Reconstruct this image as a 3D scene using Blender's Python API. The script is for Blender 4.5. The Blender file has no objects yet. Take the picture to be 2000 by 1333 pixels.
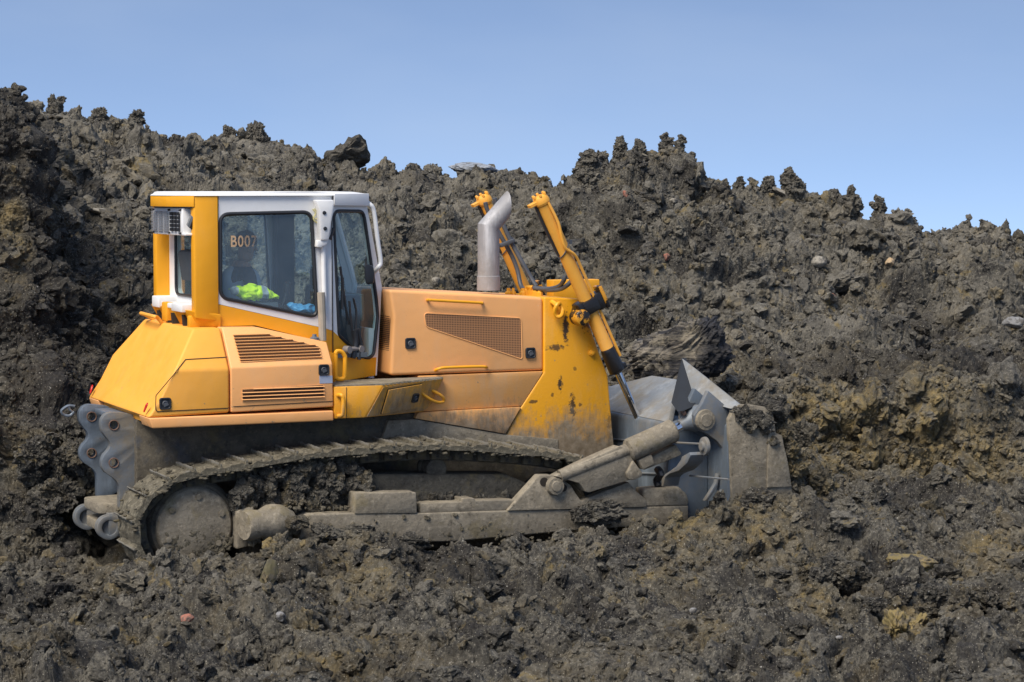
import bpy, bmesh, math, random
import numpy as np
from mathutils import Vector, Matrix

# ------------------------------------------------------------------ camera, sky, sun, exposure
SC = bpy.context.scene
CAM_H = 3.3
F = 4440.0                       # focal length in pixels of the 2000 px wide photograph
PITCH = math.atan(291.5 / F)
cam_d = bpy.data.cameras.new('camera')
cam = bpy.data.objects.new('camera', cam_d)
SC.collection.objects.link(cam)
cam.location = (0, 0, CAM_H)
cam.rotation_euler = (math.pi / 2 - PITCH, 0, 0)
cam_d.sensor_width = 36.0
cam_d.lens = F / 2000 * 36.0
cam_d.clip_start = 0.5
cam_d.clip_end = 6000
SC.camera = cam

SUN_EL, SUN_AZ = math.radians(52), math.radians(215)   # azimuth of the sun, clockwise from +Y
world = bpy.data.worlds.new('World')
SC.world = world
world.use_nodes = True
wn = world.node_tree.nodes; wl = world.node_tree.links
bg = wn['Background']
sky = wn.new('ShaderNodeTexSky'); sky.sky_type = 'NISHITA'; sky.sun_disc = False
sky.sun_elevation = SUN_EL; sky.sun_rotation = SUN_AZ
sky.air_density = 1.0; sky.dust_density = 0.35; sky.ozone_density = 2.6; sky.altitude = 200
hs = wn.new('ShaderNodeHueSaturation'); hs.inputs['Saturation'].default_value = 0.88
tint = wn.new('ShaderNodeMixRGB'); tint.blend_type = 'MULTIPLY'; tint.inputs[0].default_value = 1.0
tint.inputs[2].default_value = (0.985, 0.995, 1.0, 1)
wtc = wn.new('ShaderNodeTexCoord'); wmp = wn.new('ShaderNodeMapping'); wmp.inputs['Location'].default_value = (0, 0, 0.30); wmp.inputs['Scale'].default_value = (1, 1, 2.2)
wl.new(wtc.outputs['Generated'], wmp.inputs['Vector']); wl.new(wmp.outputs[0], sky.inputs['Vector'])   # the clear deep sky reaches down to the ridge
wl.new(sky.outputs[0], hs.inputs['Color']); wl.new(hs.outputs[0], tint.inputs[1])
haze_n = wn.new('ShaderNodeTexNoise'); haze_n.inputs['Scale'].default_value = 5.0; haze_n.inputs['Detail'].default_value = 4; haze_n.inputs['Roughness'].default_value = 0.5   # thin veil of cloud
hmap = wn.new('ShaderNodeMapping'); hmap.inputs['Scale'].default_value = (1, 1, 3); wl.new(wtc.outputs['Generated'], hmap.inputs['Vector']); wl.new(hmap.outputs[0], haze_n.inputs['Vector'])
hr = wn.new('ShaderNodeMapRange'); hr.inputs['From Min'].default_value = 0.42; hr.inputs['From Max'].default_value = 0.75; hr.inputs['To Max'].default_value = 0.20; wl.new(haze_n.outputs['Fac'], hr.inputs['Value'])
veil = wn.new('ShaderNodeMixRGB'); veil.inputs[2].default_value = (2.6, 3.1, 3.9, 1); wl.new(hr.outputs[0], veil.inputs[0]); wl.new(tint.outputs[0], veil.inputs[1])
wl.new(veil.outputs[0], bg.inputs['Color'])
bg.inputs['Strength'].default_value = 0.106
sun_d = bpy.data.lights.new('sun', 'SUN'); sun = bpy.data.objects.new('sun', sun_d)
SC.collection.objects.link(sun)
sun_d.energy = 2.8; sun_d.angle = math.radians(34); sun_d.color = (1.0, 0.93, 0.83)
sdir = Vector((math.sin(SUN_AZ) * math.cos(SUN_EL), math.cos(SUN_AZ) * math.cos(SUN_EL), math.sin(SUN_EL)))
sun.rotation_euler = sdir.to_track_quat('Z', 'Y').to_euler()
sun.location = (-6, -4, 14)
SC.view_settings.view_transform = 'Standard'; SC.view_settings.look = 'None'
SC.view_settings.exposure = 1.0; SC.view_settings.gamma = 1.0
SC.cycles.max_bounces = 6; SC.cycles.transparent_max_bounces = 12

# ------------------------------------------------------------------ pixel <-> space helpers used while surveying the photograph
def ray(px, py):
    x = (px - 1000.0) / F; yv = -(py - 666.5) / F
    cp, sp = math.cos(PITCH), math.sin(PITCH)
    return (x, cp + yv * sp, -sp + yv * cp)           # direction, world axes
def pz(px, py, Y):                                     # height of a photographed point known to stand Y metres away
    r = ray(px, py); return CAM_H + r[2] / r[1] * Y
YAW = math.radians(24); ORG = Vector(((800 - 1000) / F * 21.0, 21.0, 0.0))
CY, SY = math.cos(YAW), math.sin(YAW)
def _loc(r):                                           # ray in the bulldozer's own axes
    o = Vector((0, 0, CAM_H)) - ORG
    f = lambda v: Vector((v[0] * CY + v[1] * SY, -v[0] * SY + v[1] * CY, v[2]))
    return f(o), f(Vector(r))
def L(px, py, y):                                      # point of the bulldozer's plane y = const seen at a pixel
    o, d = _loc(ray(px, py)); t = (y - o.y) / d.y; p = o + d * t
    return Vector((p.x, y, p.z))
def LX(px, py, x):
    o, d = _loc(ray(px, py)); t = (x - o.x) / d.x; return o + d * t
def LZ(px, py, z):
    o, d = _loc(ray(px, py)); t = (z - o.z) / d.z; return o + d * t
def WY(px, py, Y):                                     # world point at distance Y
    r = ray(px, py); t = Y / r[1]; return Vector((r[0] * t, Y, CAM_H + r[2] * t))

# ------------------------------------------------------------------ noise in numpy
rng = np.random.default_rng(7)
def _hash(i, j, k, s):
    h = (i.astype(np.uint32) * np.uint32(374761393)) ^ (j.astype(np.uint32) * np.uint32(668265263)) ^ (k.astype(np.uint32) * np.uint32(2147483647 - 8191)) ^ np.uint32(s * 2654435 % 4294967295)
    h ^= h >> np.uint32(13); h = h * np.uint32(1274126177); h ^= h >> np.uint32(16); h = h * np.uint32(2246822519); h ^= h >> np.uint32(13)
    return h
def perlin(P, scale, seed=0):
    Q = (P / scale).astype(np.float32)
    I = np.floor(Q).astype(np.int32); f = Q - I
    u = f * f * f * (f * (f * 6 - 15) + 10)
    out = np.zeros(len(P), np.float32)
    for dx in (0, 1):
        for dy in (0, 1):
            for dz in (0, 1):
                h = _hash(I[:, 0] + dx, I[:, 1] + dy, I[:, 2] + dz, seed)
                gx = (h & np.uint32(1023)).astype(np.float32) / 511.5 - 1
                gy = ((h >> np.uint32(10)) & np.uint32(1023)).astype(np.float32) / 511.5 - 1
                gz = ((h >> np.uint32(20)) & np.uint32(1023)).astype(np.float32) / 511.5 - 1
                w = (u[:, 0] if dx else 1 - u[:, 0]) * (u[:, 1] if dy else 1 - u[:, 1]) * (u[:, 2] if dz else 1 - u[:, 2])
                out += w * (gx * (f[:, 0] - dx) + gy * (f[:, 1] - dy) + gz * (f[:, 2] - dz))
    return out * 1.3
def worley(P, scale, seed=0):                          # F1 distance (in cells) and a random number per cell
    Q = (P / scale).astype(np.float32)
    I = np.floor(Q).astype(np.int32); f = Q - I
    best = np.full(len(P), 9.0, np.float32); rnd = np.zeros(len(P), np.float32)
    for dx in (-1, 0, 1):
        for dy in (-1, 0, 1):
            for dz in (-1, 0, 1):
                h = _hash(I[:, 0] + dx, I[:, 1] + dy, I[:, 2] + dz, seed)
                d = (dx + (h & np.uint32(1023)).astype(np.float32) / 1023 - f[:, 0]) ** 2
                d += (dy + ((h >> np.uint32(10)) & np.uint32(1023)).astype(np.float32) / 1023 - f[:, 1]) ** 2
                d += (dz + ((h >> np.uint32(20)) & np.uint32(1023)).astype(np.float32) / 1023 - f[:, 2]) ** 2
                m = d < best
                best[m] = d[m]; rnd[m] = ((h[m] >> np.uint32(7)) & np.uint32(255)).astype(np.float32) / 255
    return np.sqrt(best), rnd
def billow(P, scale, octs, seed=0, gain=0.5):
    o = np.zeros(len(P), np.float32); a = 1.0
    for k in range(octs):
        o += a * (np.abs(perlin(P, scale * 0.5 ** k, seed + 11 * k)) * 2 - 0.5); a *= gain
    return o

# ------------------------------------------------------------------ object helpers
COL = SC.collection
def tag(o, label=None, cat=None, group=None, kind=None):
    if label: o['label'] = label
    if cat: o['category'] = cat
    if group: o['group'] = group
    if kind: o['kind'] = kind
    return o
def link(name, me, mat=None, parent=None):
    o = bpy.data.objects.new(name, me); COL.objects.link(o)
    if mat is not None and not me.materials: me.materials.append(mat)
    if parent is not None: o.parent = parent
    return o
def empty(name, loc=(0, 0, 0), rz=0.0, parent=None):
    o = bpy.data.objects.new(name, None); COL.objects.link(o)
    o.location = loc; o.rotation_euler = (0, 0, rz); o.empty_display_size = 0.2
    if parent is not None: o.parent = parent
    return o
def np_mesh(name, V, Fq, smooth=True, attrs=None):
    me = bpy.data.meshes.new(name)
    V = np.ascontiguousarray(V, np.float32); Fq = np.ascontiguousarray(Fq, np.int32)
    n = Fq.shape[1]
    me.vertices.add(len(V)); me.vertices.foreach_set('co', V.ravel())
    me.loops.add(Fq.size); me.loops.foreach_set('vertex_index', Fq.ravel())
    me.polygons.add(len(Fq))
    me.polygons.foreach_set('loop_start', np.arange(0, Fq.size, n, dtype=np.int32))
    me.update(calc_edges=True)
    me.polygons.foreach_set('use_smooth', np.full(len(Fq), smooth, bool))
    for k, a in (attrs or {}).items():
        at = me.attributes.new(k, 'FLOAT', 'POINT'); at.data.foreach_set('value', np.ascontiguousarray(a, np.float32))
    me.update()
    return me

# ------------------------------------------------------------------ materials
class N:                                               # small wrapper for building node trees
    def __init__(s, name):
        s.m = bpy.data.materials.new(name); s.m.use_nodes = True
        s.t = s.m.node_tree; s.n = s.t.nodes; s.b = s.n['Principled BSDF']
        s.out = s.n['Material Output']
        s.tc = s.n.new('ShaderNodeTexCoord'); s.co = s.tc.outputs['Object']
    def set(s, node, k, v):
        if isinstance(v, bpy.types.NodeSocket): s.t.links.new(v, node.inputs[k])
        else: node.inputs[k].default_value = v
    def noise(s, scale, detail=4, rough=0.6, dist=0.0, co=None, out='Fac'):
        x = s.n.new('ShaderNodeTexNoise'); s.set(x, 'Vector', co or s.co)
        x.inputs['Scale'].default_value = scale; x.inputs['Detail'].default_value = detail
        x.inputs['Roughness'].default_value = rough; x.inputs['Distortion'].default_value = dist
        return x.outputs[out]
    def vor(s, scale, out='Distance', co=None, rand=1.0):
        x = s.n.new('ShaderNodeTexVoronoi'); s.set(x, 'Vector', co or s.co)
        x.inputs['Scale'].default_value = scale; x.inputs['Randomness'].default_value = rand
        return x.outputs[out]
    def mapr(s, v, a, b, c=0.0, d=1.0):
        x = s.n.new('ShaderNodeMapRange'); s.set(x, 'Value', v)
        for k, q in zip(('From Min', 'From Max', 'To Min', 'To Max'), (a, b, c, d)): x.inputs[k].default_value = q
        return x.outputs[0]
    def math(s, op, a, b=0.0):
        x = s.n.new('ShaderNodeMath'); x.operation = op; s.set(x, 0, a); s.set(x, 1, b); return x.outputs[0]
    def mix(s, f, a, b, mode='MIX'):
        x = s.n.new('ShaderNodeMixRGB'); x.blend_type = mode; s.set(x, 0, f)
        s.set(x, 1, a if isinstance(a, bpy.types.NodeSocket) else tuple(a) + (1,))
        s.set(x, 2, b if isinstance(b, bpy.types.NodeSocket) else tuple(b) + (1,)); return x.outputs[0]
    def attr(s, name):
        x = s.n.new('ShaderNodeAttribute'); x.attribute_name = name; return x.outputs['Fac']
    def scaled(s, v):
        x = s.n.new('ShaderNodeMapping'); s.set(x, 'Vector', s.co); x.inputs['Scale'].default_value = v; return x.outputs[0]
    def sep(s, co=None):
        x = s.n.new('ShaderNodeSeparateXYZ'); s.set(x, 0, co or s.co); return x.outputs
    def bump(s, h, dist, strength=1.0, prev=None):
        x = s.n.new('ShaderNodeBump'); s.set(x, 'Height', h); x.inputs['Distance'].default_value = dist
        x.inputs['Strength'].default_value = strength
        if prev is not None: s.set(x, 'Normal', prev)
        return x.outputs[0]
    def fin(s, col=None, rough=None, metal=None, nrm=None, spec=None, coat=None):
        if col is not None: s.set(s.b, 'Base Color', col if isinstance(col, bpy.types.NodeSocket) else tuple(col) + (1,))
        if rough is not None: s.set(s.b, 'Roughness', rough)
        if metal is not None: s.set(s.b, 'Metallic', metal)
        if nrm is not None: s.set(s.b, 'Normal', nrm)
        if spec is not None: s.set(s.b, 'Specular IOR Level', spec)
        if coat is not None: s.set(s.b, 'Coat Weight', coat)
        return s.m
TX, TY = 1600, 1700; CD = 1.0
def EDITS(b):
    pass
# ------------------------------------------------------------------ mud material
def mud_material(name, gain=1.0):
    m = N(name)
    big = m.noise(0.55, 4, 0.6); mid = m.noise(2.6, 5, 0.65); fine = m.noise(14, 6, 0.7); vf = m.noise(70, 4, 0.75)
    a = m.mix(m.mapr(big, 0.38, 0.62), (0.048, 0.046, 0.043), (0.084, 0.078, 0.067))
    a = m.mix(m.mapr(mid, 0.42, 0.66), a, (0.135, 0.125, 0.105))
    a = m.mix(m.mapr(mid, 0.49, 0.38, 0, 0.85), a, (0.022, 0.020, 0.021))
    a = m.mix(m.mapr(fine, 0.52, 0.70, 0, 0.75), a, (0.27, 0.25, 0.205))
    a = m.mix(m.mapr(fine, 0.48, 0.34, 0, 0.8), a, (0.015, 0.014, 0.014))
    f2 = m.noise(34, 5, 0.75)
    a = m.mix(m.mapr(f2, 0.53, 0.68, 0, 0.7), a, (0.31, 0.29, 0.245))
    a = m.mix(m.mapr(f2, 0.48, 0.38, 0, 0.85), a, (0.010, 0.0095, 0.009))
    dry = m.attr('dry')
    a = m.mix(m.math('MULTIPLY', dry, m.mapr(m.noise(9, 5, 0.6), 0.3, 0.6)), a, (0.215, 0.20, 0.172))
    cl = m.math('MULTIPLY', m.attr('clay'), m.mapr(m.noise(4.0, 6, 0.72, 0.6), 0.37, 0.52))
    a = m.mix(cl, a, m.mix(m.mapr(m.noise(11, 4), 0.4, 0.62), (0.135, 0.115, 0.072), (0.29, 0.218, 0.098)))
    sc = m.mapr(m.noise(3.1, 6, 0.75, 0.8), 0.59, 0.67)      # scattered ochre crumbs everywhere
    a = m.mix(m.math('MULTIPLY', sc, 0.8), a, (0.25, 0.19, 0.08))
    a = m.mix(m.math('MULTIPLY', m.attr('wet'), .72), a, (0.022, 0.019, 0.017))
    peb = m.vor(26, 'Distance'); pc = m.sep(m.vor(26, 'Color'))
    pm = m.math('MULTIPLY', m.mapr(peb, 0.20, 0.13), m.mapr(pc[0], 0.90, 0.93))
    a = m.mix(pm, a, m.mix(pc[1], (0.30, 0.26, 0.21), (0.42, 0.42, 0.41)))
    peb2 = m.vor(75, 'Distance'); pc2 = m.sep(m.vor(75, 'Color'))
    pm2 = m.math('MULTIPLY', m.mapr(peb2, 0.30, 0.2), m.mapr(pc2[0], 0.80, 0.84))
    a = m.mix(pm2, a, (0.40, 0.375, 0.32))
    g = m.n.new('ShaderNodeMixRGB'); g.blend_type = 'MULTIPLY'; g.inputs[0].default_value = 1.0
    m.set(g, 1, a); g.inputs[2].default_value = (gain * .98, gain * .95, gain * .88, 1); a = g.outputs[0]
    nb = m.bump(m.noise(30, 7, 0.8), 0.035, 1.0)
    nb = m.bump(vf, 0.012, 1.0, nb)
    return m.fin(a, rough=m.mapr(m.noise(6, 3), 0.3, 0.7, 0.62, 0.95), nrm=nb, spec=0.35)
M_MUD = mud_material('mud')

# ------------------------------------------------------------------ ground and hillside: one continuous surface of column profiles
# each column: photo column, then (distance, height) knots; negative second value = height read from a photo row (-row)
def K(px, pts):
    return px, [(Y, (pz(px, -v, Y) if v < -20 else v)) for Y, v in pts]
RIDGE = [(-900, 330), (-300, 250), (60, 212), (90, 206), (150, 212), (200, 226), (255, 222), (290, 236), (335, 264), (400, 284), (440, 270), (470, 258), (520, 252), (560, 268),
         (600, 288), (700, 302), (800, 322), (870, 338), (1000, 344), (1085, 342), (1120, 318), (1155, 300), (1200, 292), (1260, 286), (1330, 292), (1365, 322),
         (1400, 344), (1450, 362), (1495, 360), (1520, 345), (1560, 342), (1620, 345), (1660, 362), (1700, 388), (1780, 408), (1870, 432), (1950, 458), (2020, 462), (2300, 470), (2900, 440)]
RX = np.array([r[0] for r in RIDGE], float); RY = np.array([r[1] for r in RIDGE], float)
cols = []
def col(px, knots, yr):
    r = float(np.interp(px, RX, RY)) + 13
    k = K(px, [(6.0, 0.0), (12.0, 0.0), (17.5, 0.0)] + knots + [(yr, -r)])
    z = k[1][-1][1]
    k[1].append((yr + 1.2, z - 0.5)); k[1].append((yr + 5, z - 2.2)); cols.append(k)
col(-900, [(20.6, 0.0), (21.2, 1.4), (21.9, 2.9), (22.6, 4.2), (23.4, 4.9), (24.6, 5.1), (26, 4.6), (29, 3.8), (32, 3.6)], 36)
col(-150, [(20.2, 0.0), (20.8, 1.1), (21.6, 2.2), (22.2, 3.4), (22.8, 4.3), (23.4, 4.7), (25, 4.6), (28, 3.9), (32, 3.8)], 36)
col(0,    [(20.1, 0.0), (20.7, -900), (21.5, -700), (22.3, -480), (22.8, -300), (23.3, -200), (24.0, -186), (26, -250), (31, -290)], 36)
col(60,   [(20.1, 0.0), (20.6, -920), (21.5, -700), (22.4, -500), (22.9, -330), (23.4, -232), (23.9, -224), (26, -262), (31, -296)], 36)
col(92,   [(20.15, 0.0), (20.6, -920), (21.4, -720), (22.4, -560), (22.9, -400), (23.3, -300), (23.7, -292), (26, -310), (31, -300)], 36)
col(125,  [(20.25, 0.0), (20.7, -930), (21.4, -750), (22.4, -620), (22.9, -505), (23.3, -430), (23.9, -412), (26.6, -410), (31, -318)], 36)
col(160,  [(20.4, 0.0), (20.8, -940), (21.4, -790), (22.4, -660), (22.9, -570), (23.4, -510), (24.2, -490), (27, -440), (31.2, -330)], 36)
col(230,  [(21.2, 0.0), (21.6, -940), (22.0, -830), (22.5, -730), (23.0, -650), (23.6, -590), (24.5, -550), (27.6, -440), (31.5, -342)], 36)
col(310,  [(21.6, 0.0), (22.0, -960), (22.5, -860), (23.0, -760), (23.5, -690), (24.1, -635), (25.1, -580), (28.0, -450), (31.5, -350)], 36)
col(450,  [(22.8, 0.0), (23.2, 0.2), (23.7, 0.5), (24.2, 0.8), (24.8, 1.1), (25.5, 1.5), (26.5, 1.95), (28.8, -450), (32, -360)], 36)
col(800,  [(23.4, 0.0), (23.9, 0.2), (24.3, 0.4), (24.8, 0.6), (25.4, 0.85), (26.2, 1.2), (27.5, 1.7), (29.8, -490), (33, -400)], 36.5)
col(1050, [(24.2, 0.0), (24.6, 0.2), (25.0, 0.4), (25.4, 0.6), (25.9, 0.85), (26.6, 1.15), (27.8, 1.6), (30.0, -500), (33, -410)], 36)
col(1200, [(24.8, 0.1), (25.1, 0.3), (25.4, 0.5), (25.8, 0.75), (26.2, 0.95), (26.8, 1.2), (28.0, -620), (30.2, -490), (32, -390)], 34)
col(1330, [(25.0, 0.1), (25.3, 0.4), (25.6, 0.7), (25.9, 0.9), (26.3, 1.1), (27.0, 1.35), (28.2, -600), (30.3, -480), (32, -390)], 33.8)
col(1450, [(24.2, 0.1), (24.4, 0.4), (24.6, 0.8), (24.8, 1.05), (25.1, 1.15), (26.0, -745), (28.0, -640), (30.4, -510), (32.4, -420)], 34)
col(1540, [(23.9, 0.25), (24.1, -930), (24.3, -860), (24.45, -790), (24.7, -768), (25.8, -735), (28.0, -640), (30.6, -520), (32.6, -430)], 34)
col(1700, [(23.9, 0.2), (24.2, -945), (24.45, -880), (24.7, -800), (25.0, -775), (26.0, -735), (28.0, -655), (30.8, -540), (32.6, -450)], 34)
col(1860, [(23.7, 0.2), (24.1, -955), (24.4, -900), (24.8, -840), (25.2, -800), (26.1, -750), (28.0, -670), (30.8, -570), (32.6, -485)], 34)
col(2020, [(23.5, 0.2), (24.0, -960), (24.4, -905), (24.9, -850), (25.4, -805), (26.3, -755), (28.0, -690), (30.6, -590), (32.6, -510)], 34)
col(2900, [(23.5, 0.2), (24.0, 0.6), (24.4, 0.9), (24.9, 1.1), (25.4, 1.3), (26.3, 1.5), (28.0, 1.9), (30.6, 2.3), (32.6, 2.6)], 34)

CP = np.array([c[0] for c in cols], float)
CK = np.array([c[1] for c in cols], float)               # columns x knots x 2
def catmull(x, xs, ys):                                  # monotone-ish smooth interpolation along the first axis
    i = np.clip(np.searchsorted(xs, x) - 1, 0, len(xs) - 2)
    t = ((x - xs[i]) / (xs[i + 1] - xs[i])); t = np.clip(t, 0, 1)
    t = t * t * (3 - 2 * t) * 0.5 + t * 0.5
    t = t.reshape(t.shape + (1,) * (ys.ndim - 1))
    return ys[i] * (1 - t) + ys[i + 1] * t
CUTS = [(1760, 438, 75, 34, 1), (1860, 462, 55, 36, 1), (1505, 752, 60, 22, .8), (1580, 765, 30, 16, .8), (1790, 596, 60, 12, .9), (1650, 575, 60, 8, .7), (560, 300, 80, 10, .5), (440, 360, 60, 30, .5), (170, 360, 60, 25, .7), (110, 240, 30, 10, .8), (1480, 500, 60, 8, .7), (1620, 668, 50, 8, .8), (1560, 520, 30, 6, .6), (1210, 620, 50, 10, .5), (700, 345, 60, 8, .5)]
def proj(P):
    cp, sp = math.cos(PITCH), math.sin(PITCH)
    x, y, z = P[:, 0], P[:, 1], P[:, 2] - CAM_H
    zc = y * cp - z * sp; yc = y * sp + z * cp
    return 1000 + F * x / zc, 666.5 - F * yc / zc
# sample columns: dense where the photograph looks
pxs = np.concatenate([np.linspace(-900, -60, 110, endpoint=False), np.linspace(-60, 2060, TX, endpoint=False), np.linspace(2060, 2900, 110)])
KN = catmull(pxs, CP, CK)                                # nx x knots x 2
# exact ridge row for every column
ridx = KN.shape[1] - 3
# photo rows wanted along each profile: cumulative length weighted by how large it shows
segw = []
for s in range(KN.shape[1] - 1):
    a = KN[:, s]; b = KN[:, s + 1]; mY = (a[:, 0] + b[:, 0]) / 2
    ln = np.hypot(b[:, 0] - a[:, 0], (b[:, 1] - a[:, 1]) * 3.6)
    w = ln.mean() / mY.mean()
    if s == 0: w *= 0.12
    if s == 1: w *= 0.55
    if s >= KN.shape[1] - 2: w *= 0.25
    segw.append(w)
segw = np.array(segw); nseg = np.maximum(4, (segw / segw.sum() * TY)).astype(int)
tt = np.concatenate([s + np.arange(n) / n for s, n in enumerate(nseg)] + [np.array([KN.shape[1] - 1.0])])
s0 = np.minimum(tt.astype(int), KN.shape[1] - 2); fr = tt - s0
# smooth profile: linear knots softened
Yg = KN[:, s0, 0] * (1 - fr) + KN[:, s0 + 1, 0] * fr
Zg = KN[:, s0, 1] * (1 - fr) + KN[:, s0 + 1, 1] * fr
def smooth_rows(A, n):
    k = np.hanning(n + 2)[1:-1]; k /= k.sum(); p = n // 2
    B = np.pad(A, ((0, 0), (p, p)), mode='edge')
    return np.stack([np.convolve(r, k, mode='valid')[:A.shape[1]] for r in B])
sm = max(5, TY // 85) | 1
Zg = smooth_rows(Zg, sm); Yg = smooth_rows(Yg, sm)
Xg = (pxs[:, None] - 1000) / F * Yg
nx, ny = Xg.shape
P0 = np.stack([Xg, Yg, Zg], -1)
# normals of the undisplaced surface
du = np.gradient(P0, axis=0); dv = np.gradient(P0, axis=1)
Nn = np.cross(du, dv); Nn /= np.linalg.norm(Nn, axis=2, keepdims=True) + 1e-9
Nn[Nn[..., 2] < 0] *= -1
P = P0.reshape(-1, 3).copy(); NN = Nn.reshape(-1, 3)
Yf = P[:, 1]; pxf = np.repeat(pxs, ny)
slope = 1 - NN[:, 2]
hill = np.clip((Yf - 20.0) / 3.5, 0, 1)
W = np.stack([perlin(P, 0.8, 101), perlin(P, 0.8, 102), perlin(P, 0.8, 103)], -1)
Q = P + W * 0.20
big = perlin(P, 2.2, 1) * 0.34 + perlin(P, 1.1, 2) * 0.20
slab = np.clip((perlin(P * np.array([.7, 1, 1.2]), 1.3, 5) - .22) / .12, 0, 1)      # sheared, smoother faces
q0x, q0y = proj(P); cut = np.zeros(len(P), np.float32)
for cx, cy, rx, ry, v in CUTS: np.maximum(cut, v * np.clip((1.15 - np.sqrt(((q0x - cx) / rx) ** 2 + ((q0y - cy - (q0x - cx) * .12) / ry) ** 2)) * 3, 0, 1), out=cut)
cut *= np.clip((perlin(P, .5, 6) + .35) * 4, 0, 1)
rough = (1 - .78 * slab) * (1 - .85 * cut)
w1, r1 = worley(Q + .5 * np.stack([perlin(P, .3, 107), perlin(P, .3, 108), perlin(P, .3, 109)], -1) * .35, 0.36, 21)
w2, r2 = worley(Q + .1 * W, 0.19, 24)
lumps = (0.55 - w1) * (0.20 + .12 * (Yf < 20.8)) * (0.1 + 1.3 * r1) + (.5 - w2) * .09 * r2
bl = lambda sc, sd: np.abs(perlin(Q, sc, sd)) * 2 - .5
fg = np.clip((21.0 - Yf) / .6, 0, 1); w5, r5 = worley(Q, .24, 26)
fineb = fg * (.52 - w5) * .15 * (.3 + r5) + bl(.75, 31) * .17 + bl(.30, 32) * .075 + bl(.13, 33) * .042 + bl(.065, 34) * .026 + bl(.034, 35) * .017 + bl(.018, 36) * .010
bands = (np.abs(perlin((P + np.array([0, 0, 0])) @ np.array([[.98, 0, -.17], [0, 1, 0], [.17, 0, .98]]) * np.array([.22, .8, 1.9]), 0.75, 71)) * 2 - .5) * (.15 + .17 * np.clip((pxf - 700) / 400, 0, 1)) * hill
amp_big = 0.55 + 0.45 * hill
dist_k = np.clip(Yf / 22, .8, 1.5)
D = big * amp_big + lumps * 1.1 * rough + fineb * rough * dist_k + bands + slab * .05 + slab * perlin(P * np.array([6, 1, .6]), .3, 9) * .02
# keep the ground calm under and right beside the machine
lx = (P[:, 0] - ORG.x) * CY + (P[:, 1] - ORG.y) * SY; ly = -(P[:, 0] - ORG.x) * SY + (P[:, 1] - ORG.y) * CY
under = np.clip((1.0 - np.maximum(np.abs(lx + 0.1) - 2.9, np.abs(ly) - 1.5)) / 1.0, 0, 1)
D = D * (1 - 0.55 * under)
# mud pushed up along the machine's near side, burying the lower run of the track
berm = [(100, 1100), (230, 1088), (300, 1076), (360, 1054), (430, 1056), (520, 1034), (600, 1030), (700, 1044), (760, 1056), (850, 1048), (930, 1052), (1010, 1046), (1080, 1045), (1150, 1040), (1220, 1040), (1300, 1030), (1380, 1010), (1450, 985), (1540, 975), (1600, 985), (1750, 1020)]
bp = [L(a, b, -1.72) for a, b in berm]
hz = np.interp(lx, [p.x for p in bp], [p.z for p in bp]) * np.clip((lx + 3.6) / .5, 0, 1) * np.clip((5.2 - lx) / .8, 0, 1)
fall = np.where(ly < -1.72, np.exp(-((ly + 1.72) / 1.15) ** 2), np.clip(1 - (ly + 1.72) / .42, 0, 1))
front = np.clip((lx - 3.55) / .5, 0, 1) * np.clip((1.9 - ly) / .4, 0, 1) * (ly > -1.72)
BERM = np.maximum(0, (hz - 0.06)) * np.maximum(fall, front * .8)
side = (np.stack([perlin(Q, 0.5, 51), perlin(Q, 0.5, 52), perlin(Q, 0.5, 53) * .5], -1) * 0.13 + np.stack([perlin(Q, 0.14, 54), perlin(Q, 0.14, 55), perlin(Q, 0.14, 56)], -1) * 0.035) * rough[:, None]
# ridge row must stay near the surveyed line: damp the big wave there
rr = np.exp(-((tt[None, :] - ridx) / 0.9) ** 2).repeat(nx, 0).ravel()
D = D - big * amp_big * 0.6 * rr
P = P + NN * D[:, None] + side
P[:, 2] += BERM
# local height edits: (X, Y, radius, dz)
def bumpz(px, py, Y, r, dz, ry=None, p=2.0):
    c = WY(px, py, Y); ry = ry or r
    g = np.exp(-(((np.abs(P[:, 0] - c.x) / r) ** p) + ((np.abs(P[:, 1] - c.y) / ry) ** p)))
    P[:, 2] += g * dz
EDITS(bumpz)
# clay / dryness masks: where the photograph shows yellow clay and dried crusts
pyf = None
qx, qy = proj(P0.reshape(-1, 3))
clay = np.zeros(len(P), np.float32)
def blob(cx, cy, rx, ry, v=1.0):
    np.maximum(clay, v * (1. if cy < 960 else .95) * np.clip(1.35 - np.sqrt(((qx - cx) / rx) ** 2 + ((qy - cy) / ry) ** 2), 0, 1), out=clay)
for b in [(1635, 850, 105, 90, 1.25), (1790, 860, 75, 90, 1.), (1900, 900, 120, 75, .85), (1620, 940, 90, 30, .8), (1930, 1080, 90, 50, .6),
          (1330, 1110, 60, 40, .5), (1600, 1180, 60, 40, .6), (1780, 1230, 70, 50, .8), (560, 1120, 130, 40, .55), (40, 900, 60, 80, .4), (30, 430, 30, 120, .6),
          (250, 1130, 90, 40, .4), (700, 1180, 80, 40, .5), (800, 930, 60, 40, .5), (1390, 1230, 40, 30, .6), (1150, 1080, 160, 30, .3), (700, 1300, 200, 40, .4), (1500, 1090, 100, 40, .5)]:
    blob(*b)
clay += 0.18 * (perlin(P, 0.9, 77) > 0.15)
clay = np.clip(clay, 0, 1)
dry = np.maximum(cut * .9, np.clip(0.20 + 2.4 * perlin(P @ np.array([[.98, 0, -.17], [0, 1, 0], [.17, 0, .98]]) * np.array([.3, 1, 2.6]), .8, 79), 0, .9) * (Yf > 24))
dry = np.maximum(dry, np.clip(0.25 + 1.3 * perlin(P * np.array([0.7, 1, 2.0]), 1.1, 78), 0, 1) * np.clip((Yf - 23) / 5, 0.25, 1))
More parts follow.
